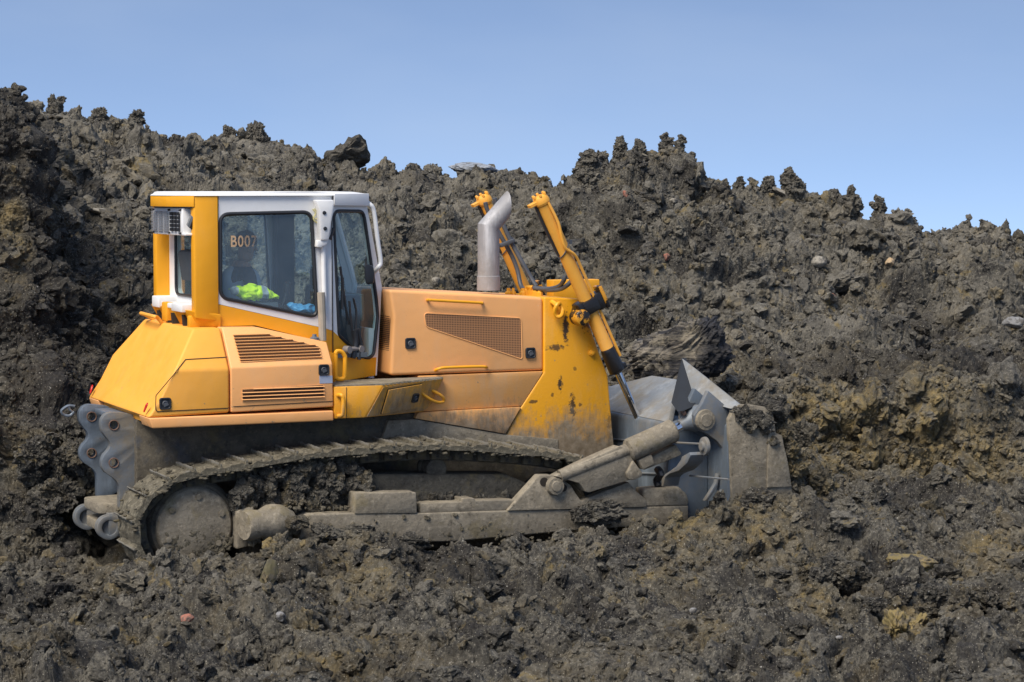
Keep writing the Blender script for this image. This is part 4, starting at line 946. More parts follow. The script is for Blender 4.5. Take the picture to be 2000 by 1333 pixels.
# rear wall with window
xw = px0 + .12; zwb, zwt = zs1 - .02, ztop - .03
wy = [(-.46, zwb + .13), (.17, zwb + .13), (.17, zwt - .1), (-.46, zwt - .1)]; wy = [(b, c) for b, c in rpoly([(-.33, zwb + .12), (.33, zwb + .12), (.33, zwt - .1), (-.33, zwt - .1)], .09, 5)]
m = MB(); m.holed([V3((xw, -.56, zwb)), V3((xw, .56, zwb)), V3((xw, .56, zwt)), V3((xw, -.56, zwt))], [[V3((xw, b, c)) for b, c in wy]], (.05, 0, 0)); rw = m.build('rear_wall', M_WHITE, cab)
m = MB(); m.tube([V3((xw - .005, b, c)) for b, c in wy], .014, 8, True, 1); m.build('rear_window_frame', M_BLACK, rw)
m = MB(); m.add([V3((xw + .012, b, c)) for b, c in wy], [tuple(range(len(wy)))]); m.build('rear_window', M_GLASS, rw)
m = MB(); m.box((xw - .08, .45, zwb + .05), (.17, .24, .10)); m.box((xw - .08, .10, zwb + .03), (.14, .42, .05)); m.box((xw - .09, -.30, zwb + .03), (.18, .34, .07)); m.build('ledge', M_WHITE, cab, .01)
# roof
zr1 = L(*Zp(6, 515, 70), CYY).z + .006; zr_low = on(6, 1310, 148, DP).z
wr_ = .3
for _ in range(30): xr0 = L(*Zp(6, 165, 120), -wr_).x; wr_ = (wr_ + on(6, 44, 120, (V3((xr0, 0, 0)), V3((1, 0, 0)))).y) / 2
fxr = on(6, 1520, 120, DP)
rl = lambda z, k=0., kf=0.: [V3((xr0 + k, wr_ - k, z)), V3((xr0 + k, -wr_ + k, z)), V3((px0 - .004, -.69 + k, z)), V3((pil + .02, -.69 + k, z)), V3((fxr.x + .03 - kf, fxr.y - .02 + k, z)), V3((fxr.x + .03 - kf, -fxr.y + .02 - k, z)), V3((pil + .02, .69 - k, z)), V3((px0 - .004, .69 - k, z))]
m = MB(); m.loft([rl(zr1 - .020), rl(zr1 - .006, .010), rl(zr1 + .016, .10, .12), rl(zr1 + .02, .2, .3)]); roof = m.build('roof', M_WHITE, DZ, .008, 2)
m = MB()  # front fascia over the doors
for s in (-1, 1):
    a, b = V3((pil + .02, s * .69, 0)), V3((fxr.x + .03, s * (-fxr.y + .02), 0))
    m.loft([[V3((p.x, p.y, zz)) for p, zz in ((a, zr_low), (b, zr_low - .005), (b, zr1), (a, zr1))], [V3((p.x, p.y - s * .06, zz)) for p, zz in ((a, zr_low), (b, zr_low - .005), (b, zr1), (a, zr1))]])
m.loft([[V3((fxr.x + .03, fxr.y, zz)), V3((fxr.x + .03, -fxr.y, zz))] + [V3((fxr.x - .02, -fxr.y, zz)), V3((fxr.x - .02, fxr.y, zz))] for zz in (zr_low - .002, zr1 - .001)])
m.build('fascia', M_WHITE, roof, .006)
zy0 = L(*Zp(6, 355, 156), -.68).z
rb = lambda z, k=0.: [V3((xr0 + .006, wr_ - .004, z)), V3((xr0 + .006, -wr_ + .004, z)), V3((px0 - .006, -.682, z)), V3((px0 - .001, -.682, z)), V3((px0 - .001, .682, z)), V3((px0 - .006, .682, z))]
m = MB(); m.loft([rb(zy0), rb(zr1 - .022)]); m.build('rear_fascia', M_YEL, roof, .006)
m = MB(); m.loft([[V3((xr0 + .04, wr_ - .03, zy0 + .004)), V3((xr0 + .04, .03 - wr_, zy0 + .004)), V3((px0, -.62, zy0 + .004)), V3((px0, .62, zy0 + .004))], [V3((xr0 + .04, wr_ - .03, zy0 - .01)), V3((xr0 + .04, .03 - wr_, zy0 - .01)), V3((px0, -.62, zy0 - .01)), V3((px0, .62, zy0 - .01))]]); m.build('roof_lining', M_GREYP, roof)
# air conditioner under the rear overhang
wa_ = .5
for _ in range(30): xac = L(*Zp(6, 262, 250), -wa_).x; wa_ = (wa_ + on(6, 57, 250, (V3((xac, 0, 0)), V3((1, 0, 0)))).y) / 2
zac1 = zy0 - .012; zac0 = L(*Zp(6, 265, 347), -.1).z
ay1 = .47
pxy = lambda px: on(6, px, 250, (V3((xac, 0, 0)), V3((1, 0, 0)))).y
yl, yr = pxy(57), pxy(262); ym = pxy(176)
m = MB(); m.box((xac + .09, (yl + yr) / 2, (zac0 + zac1) / 2), (.16, abs(yl - yr), zac1 - zac0)); ac = m.build('air_conditioner', M_WHITE, DZ, .01)
m = MB(); m.box((xac + .10, yr - .05, zac0 + .012), (.2, .12, .02)); m.build('drip_tray', M_WHITE, ac, .004)
m = MB()
for k in range(13):
    for j in range(3):
        w_ = (yl - ym) * .28; m.box((xac - .004, ym + (yl - ym) * (.2 + .31 * j), zac0 + .035 + (zac1 - zac0 - .07) * k / 12), (.010, w_, .006))
m.build('vent_slot', plain('slot_grey', (.26, .26, .27), .6), ac, smooth=False)
m = MB()
for k in range(5):
    for j in range(3): m.box((xac - .004, ym + (yr - ym) * (.2 + .27 * j), zac0 + .05 + (zac1 - zac0 - .1) * k / 4), (.010, abs(yr - ym) * .19, (zac1 - zac0) * .125))
m.build('vent_hole', M_BLACK, ac, smooth=False)
for yv in (yl - .05, ym, yr + .05):
    for zz in (zac0 + .018, zac1 - .018): m = MB(); m.lathe((xac - .012, yv, zz), (1, 0, 0), [(0, .006), (.006, .010), (.02, .010)], 8); m.build('screw', M_BLACK, ac)
lc = L(*Zp(6, 315, 205), -.40); R = Matrix.Rotation(.25, 3, 'X') @ Matrix.Rotation(.3, 3, 'Y')
m = MB(); m.box((xac + .10, yr - .09, zac1 - .10), (.08, .11, .17), R); wl_ = m.build('work_lamp', M_BLACK, DZ, .015)
m = MB(); m.box((xac + .055, yr - .095, zac1 - .098), (.012, .09, .13), R); m.build('lens', plain('lamp_lens', (0.10, 0.11, 0.12), .15), wl_, .004)
m = MB(); m.cyl((xac + .10, yr - .03, zac1), (xac + .08, yr - .06, zac1 - .24), .012); m.box((xac + .16, yr - .05, zac1 - .13), (.06, .12, .22)); m.build('bracket', M_BLACK, wl_)

# ---- doors on the angled planes
dout = [(1294, 150), (1310, 150), (1528, 140), (1632, 700), (1603, 1188), (1400, 1110), (1306, 1012), (1294, 1004)]
dwin = rpoly([(1303, 215), (1322, 184), (1494, 186), (1512, 215), (1594, 770), (1606, 900), (1578, 1165), (1545, 1194), (1490, 1180), (1338, 1035)], 22, 4)
def dplate(m): m.holed(qd(dout_full), [qd(dwin)], -DPn * .045)
dout_full = [(1294, 150), (1528, 140), (1632, 700), (1598, 1310), (1294, 1360)]
# white upper and yellow lower door skin, split along the paint line
white_poly = [(1294, 150), (1528, 140), (1632, 700), (1604, 1186)]
door = MB()
dw = qd(dwin)
door.holed(qd([(1294, 150), (1528, 140), (1632, 700), (1598, 1310), (1294, 1360)]), [dw], -DPn * .045)
door = door.build('door', None, DZ)
door.data.materials.append(M_WHITE); door.data.materials.append(M_YEL)
# paint the lower door yellow: split faces by the sloping paint line
bm = bmesh.new(); bm.from_mesh(door.data)
pA, pB = on(6, 1294, 1003, DP), on(6, 1400, 1100, DP); pC = on(6, 1604, 1186, DP)
for s in (-1,):
    f = lambda p: V3((p.x, p.y * (1 if s < 0 else -1), p.z))
    dn = (f(pB) - f(pA)); nrm = dn.cross(f(DPn))
    geom = [x for x in list(bm.verts) + list(bm.edges) + list(bm.faces)]
    bmesh.ops.bisect_plane(bm, geom=geom, plane_co=f(pA), plane_no=nrm.normalized())
    bmesh.ops.bisect_plane(bm, geom=list(bm.verts) + list(bm.edges) + list(bm.faces), plane_co=f(pC), plane_no=V3((0, 0, 1)))
for fc in bm.faces:
    c = fc.calc_center_median(); t = (c.x - pA.x) / (pB.x - pA.x)
    line = pA.z + (pB.z - pA.z) * max(0, t) if t < 1.0 else max(pC.z, pA.z + (pB.z - pA.z) * t)
    if t >= 1.0: line = pC.z
    fc.material_index = 1 if c.z < line else 0
bm.to_mesh(door.data); bm.free()
dme = door.data.copy(); dme.transform(Matrix.Scale(-1, 4, (0, 1, 0))); dme.flip_normals(); link('door', dme, None, DZ)
both(lambda m: m.tube(dw, .016, 8, True, 1), 'window_frame', M_BLACK, door)
both(lambda m: m.add([p - DPn * .012 for p in dw], [tuple(range(len(dw)))]), 'window', M_GLASS, door)
# windscreen between the doors
wx = dfront.x - .0; fy = dfront.y
fr_t, fr_b = on(6, 1528, 140, DP), on(6, 1598, 1310, DP); fr_m = on(6, 1632, 700, DP)
m = MB()
for s in (-1, 1):
    m.tube([V3((p.x - .02, s * (p.y + .02), p.z)) for p in (fr_t, fr_m, fr_b)], .03, 8, sub=1)
m.box((fr_b.x - .05, 0, fr_b.z + .2), (.05, abs(fr_b.y) * 2, .45)); m.build('front_frame', M_WHITE, cab)
m = MB(); m.add([V3((fr_t.x - .02, fr_t.y + .03, fr_t.z)), V3((fr_t.x - .02, -fr_t.y - .03, fr_t.z)), V3((fr_m.x - .02, -fr_m.y - .03, fr_m.z)), V3((fr_m.x - .02, fr_m.y + .03, fr_m.z)), V3((fr_b.x - .03, -fr_b.y, fr_b.z + .4)), V3((fr_b.x - .03, fr_b.y, fr_b.z + .4))], [(0, 1, 2, 3), (3, 2, 4, 5)]); m.build('windscreen', M_GLASS, cab)
# seam between wall and door
m = MB(); strip(m, L(*Zp(6, 1290, 150), CYY), L(*Zp(6, 1300, 1330), CYY), .008, ns, .0, .003); m.build('panel_seam', M_GAP, cab)
# pillar box, strut, hoses
m = MB(); a = q6([(1180, 108), (1308, 108), (1308, 150), (1272, 385), (1215, 385), (1205, 170)], CYY - .10)
m.ext(a, (0, .10, 0)); pb = m.build('pillar_box', M_WHITE, cab, .014, 2)
m = MB(); m.ext(q6([(1195, 388), (1272, 372), (1258, 412), (1215, 435), (1190, 430)], CYY - .08), (0, .08, 0)); m.build('box_foot', M_WHITE, pb, .004)
m = MB()
for c in ((1240, 197), (1246, 305)): p = L(*Zp(6, *c), CYY - .10); m.lathe(p, (0, -1, 0), [(0, .018), (.008, .016), (.010, .006)], 10)
m.build('bolt', M_BLACK, pb)
m = MB(); m.tube(q6([(1232, 400), (1237, 640), (1245, 900)], CYY - .03), .022, 10); m.build('strut', M_WHITE, cab)
m = MB(); m.tube(q6([(1160, 172), (1180, 200), (1165, 240), (1200, 275)], CYY - .02), .006, 6); m.tube(q6([(1172, 168), (1196, 205), (1185, 240), (1160, 225)], CYY - .02), .005, 6); m.build('lamp_cable', plain('cable', (.55, .50, .22), .5), cab)
m = MB(); m.tube(q6([(1216, 742), (1224, 900), (1228, 1072)], CYY - .08), .034, 10, sub=2); m.build('grey_post', plain('worn_post', (0.36, 0.31, 0.24), .7), cab)
m = MB(); m.tube(q6([(1305, 300), (1290, 350), (1278, 380)], CYY - .04), .012, 6); m.build('door_catch', M_BLACK, cab)
p = L(*Zp(6, 1172, 1052), CYY - .1); m = MB(); m.lathe(p, (0, 0, 1), [(-.02, .04), (.0, .04), (.01, .02), (.03, .018)], 12); m.build('filler_cap', M_BLUE, cab)
# grab rail and mirror at the cab front
yg = -.44
m = MB(); m.tube([on(6, *c, (V3((0, yy, 0)), V3((0, 1, 0)))) for c, yy in [((1522, 125), -.38), ((1555, 140), yg), ((1580, 190), yg), ((1605, 380), yg), ((1626, 530), yg), ((1610, 570), yg), ((1583, 600), -.38)]], .020, 10, sub=5); m.build('front_grab_rail', M_WHITE, cab)
m = MB(); mp = rpoly([(1512, 560), (1530, 550), (1572, 560), (1584, 620), (1578, 680), (1530, 690), (1518, 660)], 14, 4); m.ext([L(*Zp(6, *c), -.52) for c in mp], (0.03, .07, 0)); mi = m.build('mirror', M_BLACK, cab, .014, 2)
m = MB(); m.tube([L(*Zp(6, *c), y) for c, y in [((1525, 500), -.40), ((1528, 560), -.48), ((1545, 600), -.50)]], .010, 8); m.build('mirror_arm', M_BLACK, mi)
# wipers and door hinge levers
def onD(pts, d): return [on(6, *p, DP) + DPn * d for p in pts]
m = MB(); m.tube(onD([(1332, 565), (1352, 720), (1372, 860), (1392, 960)], .03), .011, 6); m.tube(onD([(1385, 800), (1392, 900), (1410, 1060)], .045), .010, 6); m.tube(onD([(1412, 780), (1432, 880), (1425, 1010), (1440, 1110)], .045), .009, 6); m.tube(onD([(1352, 640), (1350, 860)], .022), .014, 5)
m.build('wiper', M_BLACK, door)
m = MB(); m.tube(onD([(1395, 1190), (1415, 1090), (1408, 1000)], .07), .026, 8); m.tube(onD([(1455, 1190), (1445, 1090), (1420, 990)], .07), .026, 8); m.tube(onD([(1425, 1200), (1430, 1110)], .09), .018, 8); m.build('gas_strut', M_BLACK, door)
m = MB(); m.tube(onD([(1355, 1130), (1400, 1126), (1440, 1126)], .08), .020, 8); e = onD([(1352, 1132)], .08)[0]; m.lathe(e, DPn, [(-.03, .035), (.03, .035)], 12); e = onD([(1436, 1128)], .08)[0]; m.lathe(e, DPn, [(-.03, .032), (.03, .032)], 12); m.build('hinge_arm', plain('hinge', (.25, .22, .2), .5), door)
gb = lambda pts, y: [L(*Zp('b', *p), y) for p in pts]
m = MB(); m.tube(gb([(78, 650), (92, 625), (135, 632), (162, 668), (168, 700), (163, 850), (150, 888), (105, 893), (84, 880)], -.76), .020, 10); m.tube(gb([(80, 640), (80, 890)], -.76), .018, 8); m.build('lower_grab_rail', M_YEL, cab)
m = MB(); m.ext(gb([(20, 640), (70, 640), (75, 930), (30, 930)], -.70), (0, .04, 0)); m.build('rail_post', M_YEL, cab, .008)
# ---- inside the cab
m = MB(); fl = zs0 + .0
m.box((-1.3, 0, fl - .28), (1.3, 1.26, .04)); m.box((-1.72, 0, fl - .05), (.50, 1.2, .5)); m.build('cab_floor', M_GREYP, cab)
lin = lambda s: None
m = MB(); sx = L(*Zp(6, 560, 700), 0).x
m.box((sx - .02, 0, 2.15), (.5, .50, .14)); m.box((sx - .27, 0, 2.48), (.13, .48, .62), Matrix.Rotation(-.14, 3, 'Y')); m.box((sx, 0, 1.98), (.35, .35, .3)); seat = m.build('seat', plain('seat_cloth', (.045, .055, .065), .9), DZ, .04, 3)
m = MB(); m.box((sx + .05, -.36, 2.24), (.5, .14, .10)); m.box((sx + .05, .36, 2.24), (.5, .14, .10)); m.build('armrest', M_GREYP, seat, .03, 3)
m = MB(); m.cyl((-.95, .20, 1.9), (-.92, .18, 2.45), .03); m.box((-.72, 0, 2.1), (.22, .7, .55)); m.box((-.80, .25, 2.5), (.08, .3, .2)); m.build('console', M_BLACK, DZ, .02)
m = MB(); m.tube([(sx + .40, -.36, 2.26), (sx + .44, -.36, 2.36), (sx + .46, -.35, 2.42)], .014, 8); m.lathe((sx + .46, -.35, 2.40), (0.1, 0, 1), [(0, .02), (.03, .034), (.09, .03), (.11, .01)], 12); m.build('control_lever', M_BLACK, DZ)
# inner door post on the far side (dark)
m = MB(); a, b = L(*Zp(6, 905, 400), .60), L(*Zp(6, 1010, 400), .60); m.box(((a.x + b.x) / 2, .60, 2.55), (b.x - a.x + .05, .05, 1.35)); m.cyl((a.x - .02, .55, 2.0), (a.x - .02, .55, 3.15), .025); m.build('inner_post', M_GREYP, cab)
m = MB(); zd = L(*Zp(6, 1510, 748), -.2).z; m.box((fr_b.x - .12, 0, (fl + zd) / 2), (.05, .66, zd - fl)); m.box((fr_b.x - .30, 0, zd - .12), (.34, .5, .12)); m.build('dashboard', plain('olive_panel', (.10, .115, .075), .6), cab, .02)
# ---- number painted on the side window
cu = bpy.data.curves.new('window_number', 'FONT'); cu.body = 'B007'; cu.size = 1.0; cu.extrude = 0.0; cu.offset = 0.018; cu.space_character = 1.12
to = bpy.data.objects.new('tmp_text', cu); COL.objects.link(to); bpy.context.view_layer.update()
tm = bpy.data.meshes.new_from_object(to.evaluated_get(bpy.context.evaluated_depsgraph_get())); bpy.data.objects.remove(to)
pa_, pb_ = L(*Zp(6, 600, 432), CYY - .006), L(*Zp(6, 780, 432), CYY - .006); pt_ = L(*Zp(6, 600, 352), CYY - .006)
co = np.array([v.co[:] for v in tm.vertices]); x0, x1, y0, y1 = co[:, 0].min(), co[:, 0].max(), co[:, 1].min(), co[:, 1].max()
for v in tm.vertices:
    u, w = (v.co.x - x0) / (x1 - x0), (v.co.y - y0) / (y1 - y0); v.co = (pa_.x + u * (pb_.x - pa_.x), CYY - .006, pa_.z + w * (pt_.z - pa_.z))
def stencil():
    m = N('worn_lettering'); m.b.inputs['Base Color'].default_value = (0.62, 0.40, 0.22, 1); x = m.sep()[0]
    k = m.math('MULTIPLY', m.mapr(x, pb_.x - .20, pb_.x - .0, .85, .12), m.mapr(m.noise(30, 4, .7), .35, .5, .55, 1)); m.set(m.b, 'Alpha', k); return m.m
link('window_number', tm, stencil(), wg)
# ---- tracks
TYO, TYI = -1.30, -.72
up_px = [(267, 1012), (290, 975), (318, 952), (352, 934), (395, 925), (443, 917), (505, 908), (586, 893), (644, 887), (712, 882), (780, 876), (850, 874), (935, 877), (1020, 883), (1088, 890), (1142, 903), (1185, 925), (1215, 958), (1230, 1000), (1222, 1045), (1195, 1080)]
pth = [L(*p, TYO) for p in up_px]
spc = L(388, 1032, TYO); rsp = (spc - L(267, 1020, TYO)).length
low = [V3((spc.x - rsp * math.cos(a), TYO, spc.z - rsp * math.sin(a))) for a in (1.5, 1.1, .7, .35)]
loop = pth + [V3((pth[-1].x - .35, TYO, spc.z - rsp)), V3((0, TYO, spc.z - rsp - .0))] + low
def resample(P, step):
    Q = []; m = len(P)
    for i in range(m):
        p0, p1, p2, p3 = P[i - 1], P[i], P[(i + 1) % m], P[(i + 2) % m]
        for k in range(12):
            t = k / 12; Q.append(0.5 * ((2 * p1) + (p2 - p0) * t + (2 * p0 - 5 * p1 + 4 * p2 - p3) * t * t + (3 * p1 - p0 - 3 * p2 + p3) * t ** 3))
    Q.append(Q[0]); ds = [0]
    for a, b in zip(Q, Q[1:]): ds.append(ds[-1] + (b - a).length)
    tot = ds[-1]; n = round(tot / step); out = []; j = 0
    for k in range(n):
        d = tot * k / n
        while ds[j + 1] < d: j += 1
        t = (d - ds[j]) / max(1e-9, ds[j + 1] - ds[j]); out.append(Q[j].lerp(Q[j + 1], t))
    return out
pins = resample(loop, .225); npn = len(pins)
cen = sum(pins, V3()) / npn
# one shoe: x along the track, y across, z outwards; plate with a grouser bar and caked mud
def shoe_mesh(seed):
    pv = []; nyy, nxx = 26, 12
    prof = [(-.112, .0), (-.09, .006), (-.05, .004), (.0, .004), (.04, .006), (.070, .010), (.078, .044), (.088, .046), (.094, .010), (.110, .0)]
    ys = np.linspace(0, TYI - TYO, nyy); vs = []
    for y in ys:
        for i, (x, z) in enumerate(prof): vs.append((x, y, z))
        for i, (x, z) in enumerate([(.110, -.022), (0, -.026), (-.112, -.022)]): vs.append((x, y, z))
    vs = np.array(vs, np.float32); mloop = len(prof) + 3
    o = np.array([seed * 3.7, seed * 1.9, 0], np.float32)
    top = vs[:, 2] > -.01; groove = (vs[:, 0] > -.09) & (vs[:, 0] < .07)
    mud = np.clip(perlin(vs + o, .16, 61) * .03 + .014, 0, .034) + np.abs(perlin(vs + o, .045, 62)) * .016
    vs[:, 2] += np.where(top, mud * np.where(groove, 1, .25), 0)
    vs[:, 1] += perlin(vs + o, .05, 63) * .010 * (np.abs(vs[:, 1] - .29) > .27)
    vs[:, 2] += perlin(vs + o, .06, 64) * .008
    fs = [(r * mloop + i, r * mloop + (i + 1) % mloop, (r + 1) * mloop + (i + 1) % mloop, (r + 1) * mloop + i) for r in range(nyy - 1) for i in range(mloop)]
    fs += [tuple(range(mloop))[::-1], tuple((nyy - 1) * mloop + i for i in range(mloop))]
    me = bpy.data.meshes.new('track_shoe'); me.from_pydata([tuple(v) for v in vs], [], fs)
    bm = bmesh.new(); bm.from_mesh(me); bmesh.ops.recalc_face_normals(bm, faces=bm.faces); bmesh.ops.subdivide_edges(bm, edges=[e for e in bm.edges if len(e.link_faces) == 2 and abs(e.verts[0].co.y - e.verts[1].co.y) < .05 and e.calc_length() > .03], cuts=3, use_grid_fill=True)
    for v in bm.verts:
        q = np.array([[v.co.x, v.co.y, v.co.z]], np.float32) + o
    bm.to_mesh(me); bm.free()
    cov = np.array([v.co[:] for v in me.vertices], np.float32); cov[:, 2] += np.where(cov[:, 2] > .0, np.abs(perlin(cov + o, .03, 65)) * .012, 0)
    me.vertices.foreach_set('co', cov.ravel()); me.polygons.foreach_set('use_smooth', np.ones(len(me.polygons), bool)); me.set_sharp_from_angle(angle=math.radians(50))
    me.materials.append(M_SHOE); return me
shoes = [shoe_mesh(k) for k in range(6)]
for s in (-1, 1):
    tr = MB(); inner = [p + (cen - p).normalized() * .0 for p in pins]
    nr = []
    for i, p in enumerate(pins):
        d = (pins[(i + 1) % npn] - pins[i - 1]).normalized(); n_ = V3((-d.z, 0, d.x)); n_ = n_ if n_.dot(p - cen) > 0 else -n_; nr.append((d, n_))
    loops = []
    for i, p in enumerate(pins):
        n_ = nr[i][1]
        loops.append([V3((p.x, s * -TYO * .0 + s * y, p.z)) - n_ * h for y, h in ((.90, .03), (1.12, .03), (1.12, .13), (.90, .13))])
    tr.loft(loops + [loops[0]], False, False)
    track = tr.build('track', M_DRYD, DZ)
    m = MB(); lk = None
    for i, p in enumerate(pins):
        d, n_ = nr[i]
        if p.z < .2: continue
        if lk is None:
            m.box((0, 0, 0), (.18, .30, .085)); lk = m.build('chain_link', M_DRYD, track, .015)
        o = lk if lk.get('set') is None else lk.copy()
        if lk.get('set') is None: lk['set'] = 1
        else: COL.objects.link(o)
        o.parent = track; M = Matrix((V3((0, 1, 0)).cross(n_), V3((0, 1, 0)), n_)).transposed().to_4x4(); M.translation = V3((p.x, s * 1.01, p.z)) - n_ * .08; o.matrix_local = M
    for i, p in enumerate(pins):
        q = pins[(i + 1) % npn]; d = (q - p).normalized(); n_ = V3((-d.z, 0, d.x)); n_ = n_ if n_.dot((p + q) / 2 - cen) > 0 else -n_
        c_ = (p + q) / 2
        if c_.z < .12: continue                         # the run pressed into the mud is out of sight
        o = bpy.data.objects.new('track_shoe', shoes[(i * 5 + (0 if s < 0 else 2)) % 6]); COL.objects.link(o); o.parent = track
        yv = V3((0, 1, 0)); xv = yv.cross(n_).normalized()
        M = Matrix((xv, yv, n_)).transposed().to_4x4(); M.translation = V3((c_.x, TYO if s < 0 else -TYI - (0), c_.z)); 
        if s > 0: M.translation.y = -TYO - (TYI - TYO)
        o.matrix_local = M
    Vs, Fs, bb_ = [], [], 0
    for i, p in enumerate(pins):
        d, n_ = nr[i]
        if p.z < .5 or n_.z < -.2: continue
        for _ in range(16):
            e_ = rng.random() < .45; y = (s * (-TYO - .0 - .03 * rng.random())) if e_ else s * (-TYI + (TYI - TYO) * rng.random()); r = .010 + .020 * rng.random() ** 1.8
            c_ = V3((p.x, y, p.z)) + d * (.2 * rng.random() - .1) + n_ * (-.05 * rng.random() - .005 if e_ else .022)
            V0, F0 = lump(2, 1500 + int(rng.integers(0, 6)) * 9); Vs.append(V0 * np.array([r * 1.4, r * 1.2, r]) + np.array(c_)); Fs.append(F0 + bb_); bb_ += len(V0)
    link('caked_mud', np_mesh('caked_mud', np.concatenate(Vs), np.concatenate(Fs)), M_TRACK, track)['kind'] = 'stuff'
    if s < 0:
        Vs, Fs, bb_ = [], [], 0
        def crumb(px, py, y, r, fl=.6):
            global bb_
            p_ = L(px, py, y); V0, F0 = lump(3, 1500 + int(rng.integers(0, 8)) * 9); V0 = V0 @ rot_mats(1)[0].T
            Vs.append(V0 * np.array([r, r * fl, r]) + np.array(p_)); Fs.append(F0 + bb_); bb_ += len(V0)
        for _ in range(170):                                # sprocket disc, trunnion and beams
            a = rng.random() * 6.28; q_ = 70 * rng.random() ** .5; crumb(388 + q_ * math.cos(a), 1040 + q_ * abs(math.sin(a)), -1.20, .008 + .022 * rng.random(), .3)
        for _ in range(60): crumb(470 + 120 * rng.random(), 1000 + 60 * rng.random() ** .6, -1.40, .012 + .04 * rng.random())
        for _ in range(150):
            px = 590 + 760 * rng.random(); crumb(px, np.interp(px, [590, 1350], [1006, 988]) + 70 * rng.random() ** .5, -1.405, .006 + .020 * rng.random() ** 2, .5)
        for _ in range(70): crumb(500 + 830 * rng.random(), np.interp(px, [500, 1330], [1000, 985]), -1.33, .010 + .02 * rng.random())
        link('caked_mud', np_mesh('caked_mud', np.concatenate(Vs), np.concatenate(Fs), False), M_TRACK, DZ)['kind'] = 'stuff'
    # sprocket, idler, rollers
    ys = s * 1.0
    m = MB(); m.lathe((spc.x, s * .80, spc.z), (0, s, 0), [(0, rsp - .13), (.10, rsp - .13), (.12, rsp - .16), (.24, rsp - .17), (.26, .40), (.30, .385), (.335, .36), (.34, .34), (.355, .30), (.36, .05)], 40)
    sp = m.build('drive_sprocket', M_FRAME, DZ, ang=40)
    m = MB(); rc = (spc - L(462, 1032, TYO)).length
    m.lathe((spc.x, s * 1.12, spc.z), (0, s, 0), [(0, rc + .005), (.055, rc), (.075, rc - .02), (.078, .22), (.085, .20), (.085, .02)], 40); m.build('drive_cover', M_DRY, sp, ang=40)
    m = MB()
    for k in range(6):
        a = k * math.pi / 3 + .4; m.lathe((spc.x + .25 * math.cos(a), s * 1.19, spc.z + .25 * math.sin(a)), (0, s, 0), [(0, .028), (.02, .028), (.022, .015)], 6)
    m.build('cover_bolt', M_DRY, sp)
    ic = L(1075, 1000, -1.0)
    m = MB(); m.lathe((ic.x, s * .86, ic.z), (0, s, 0), [(0, .33), (.06, .33), (.07, .36), (.17, .36), (.18, .33), (.24, .33), (.25, .30), (.20, .27), (.20, .12), (.28, .11), (.28, .02)], 40); m.build('idler', M_FRAME, DZ, ang=30)
    for px, py in ((853, 917), (560, 935)):
        c = L(px, py, -1.12); m = MB(); m.lathe((c.x, s * .86, c.z), (0, s, 0), [(0, .085), (.04, .085), (.05, .10), (.08, .10), (.09, .085), (.22, .085), (.23, .095), (.26, .095), (.27, .085), (.275, .02)], 24); m.build('carrier_roller', M_FRAME, DZ, ang=30)
    # roller frame
    f0, f1 = L(470, 990, -1.15), L(1010, 960, -1.15)
    m = MB(); m.prism([(f0.x, f0.z), (L(560, 960, -1.1).x, L(560, 960, -1.1).z), (L(700, 925, -1.1).x, L(700, 925, -1.1).z), (L(985, 925, -1.1).x, L(985, 925, -1.1).z), (f1.x + .35, f1.z - .05), (f1.x + .35, .16), (f0.x, .16)], s * .86, s * 1.16); m.build('roller_frame', M_DRYD, DZ, .03, 3)
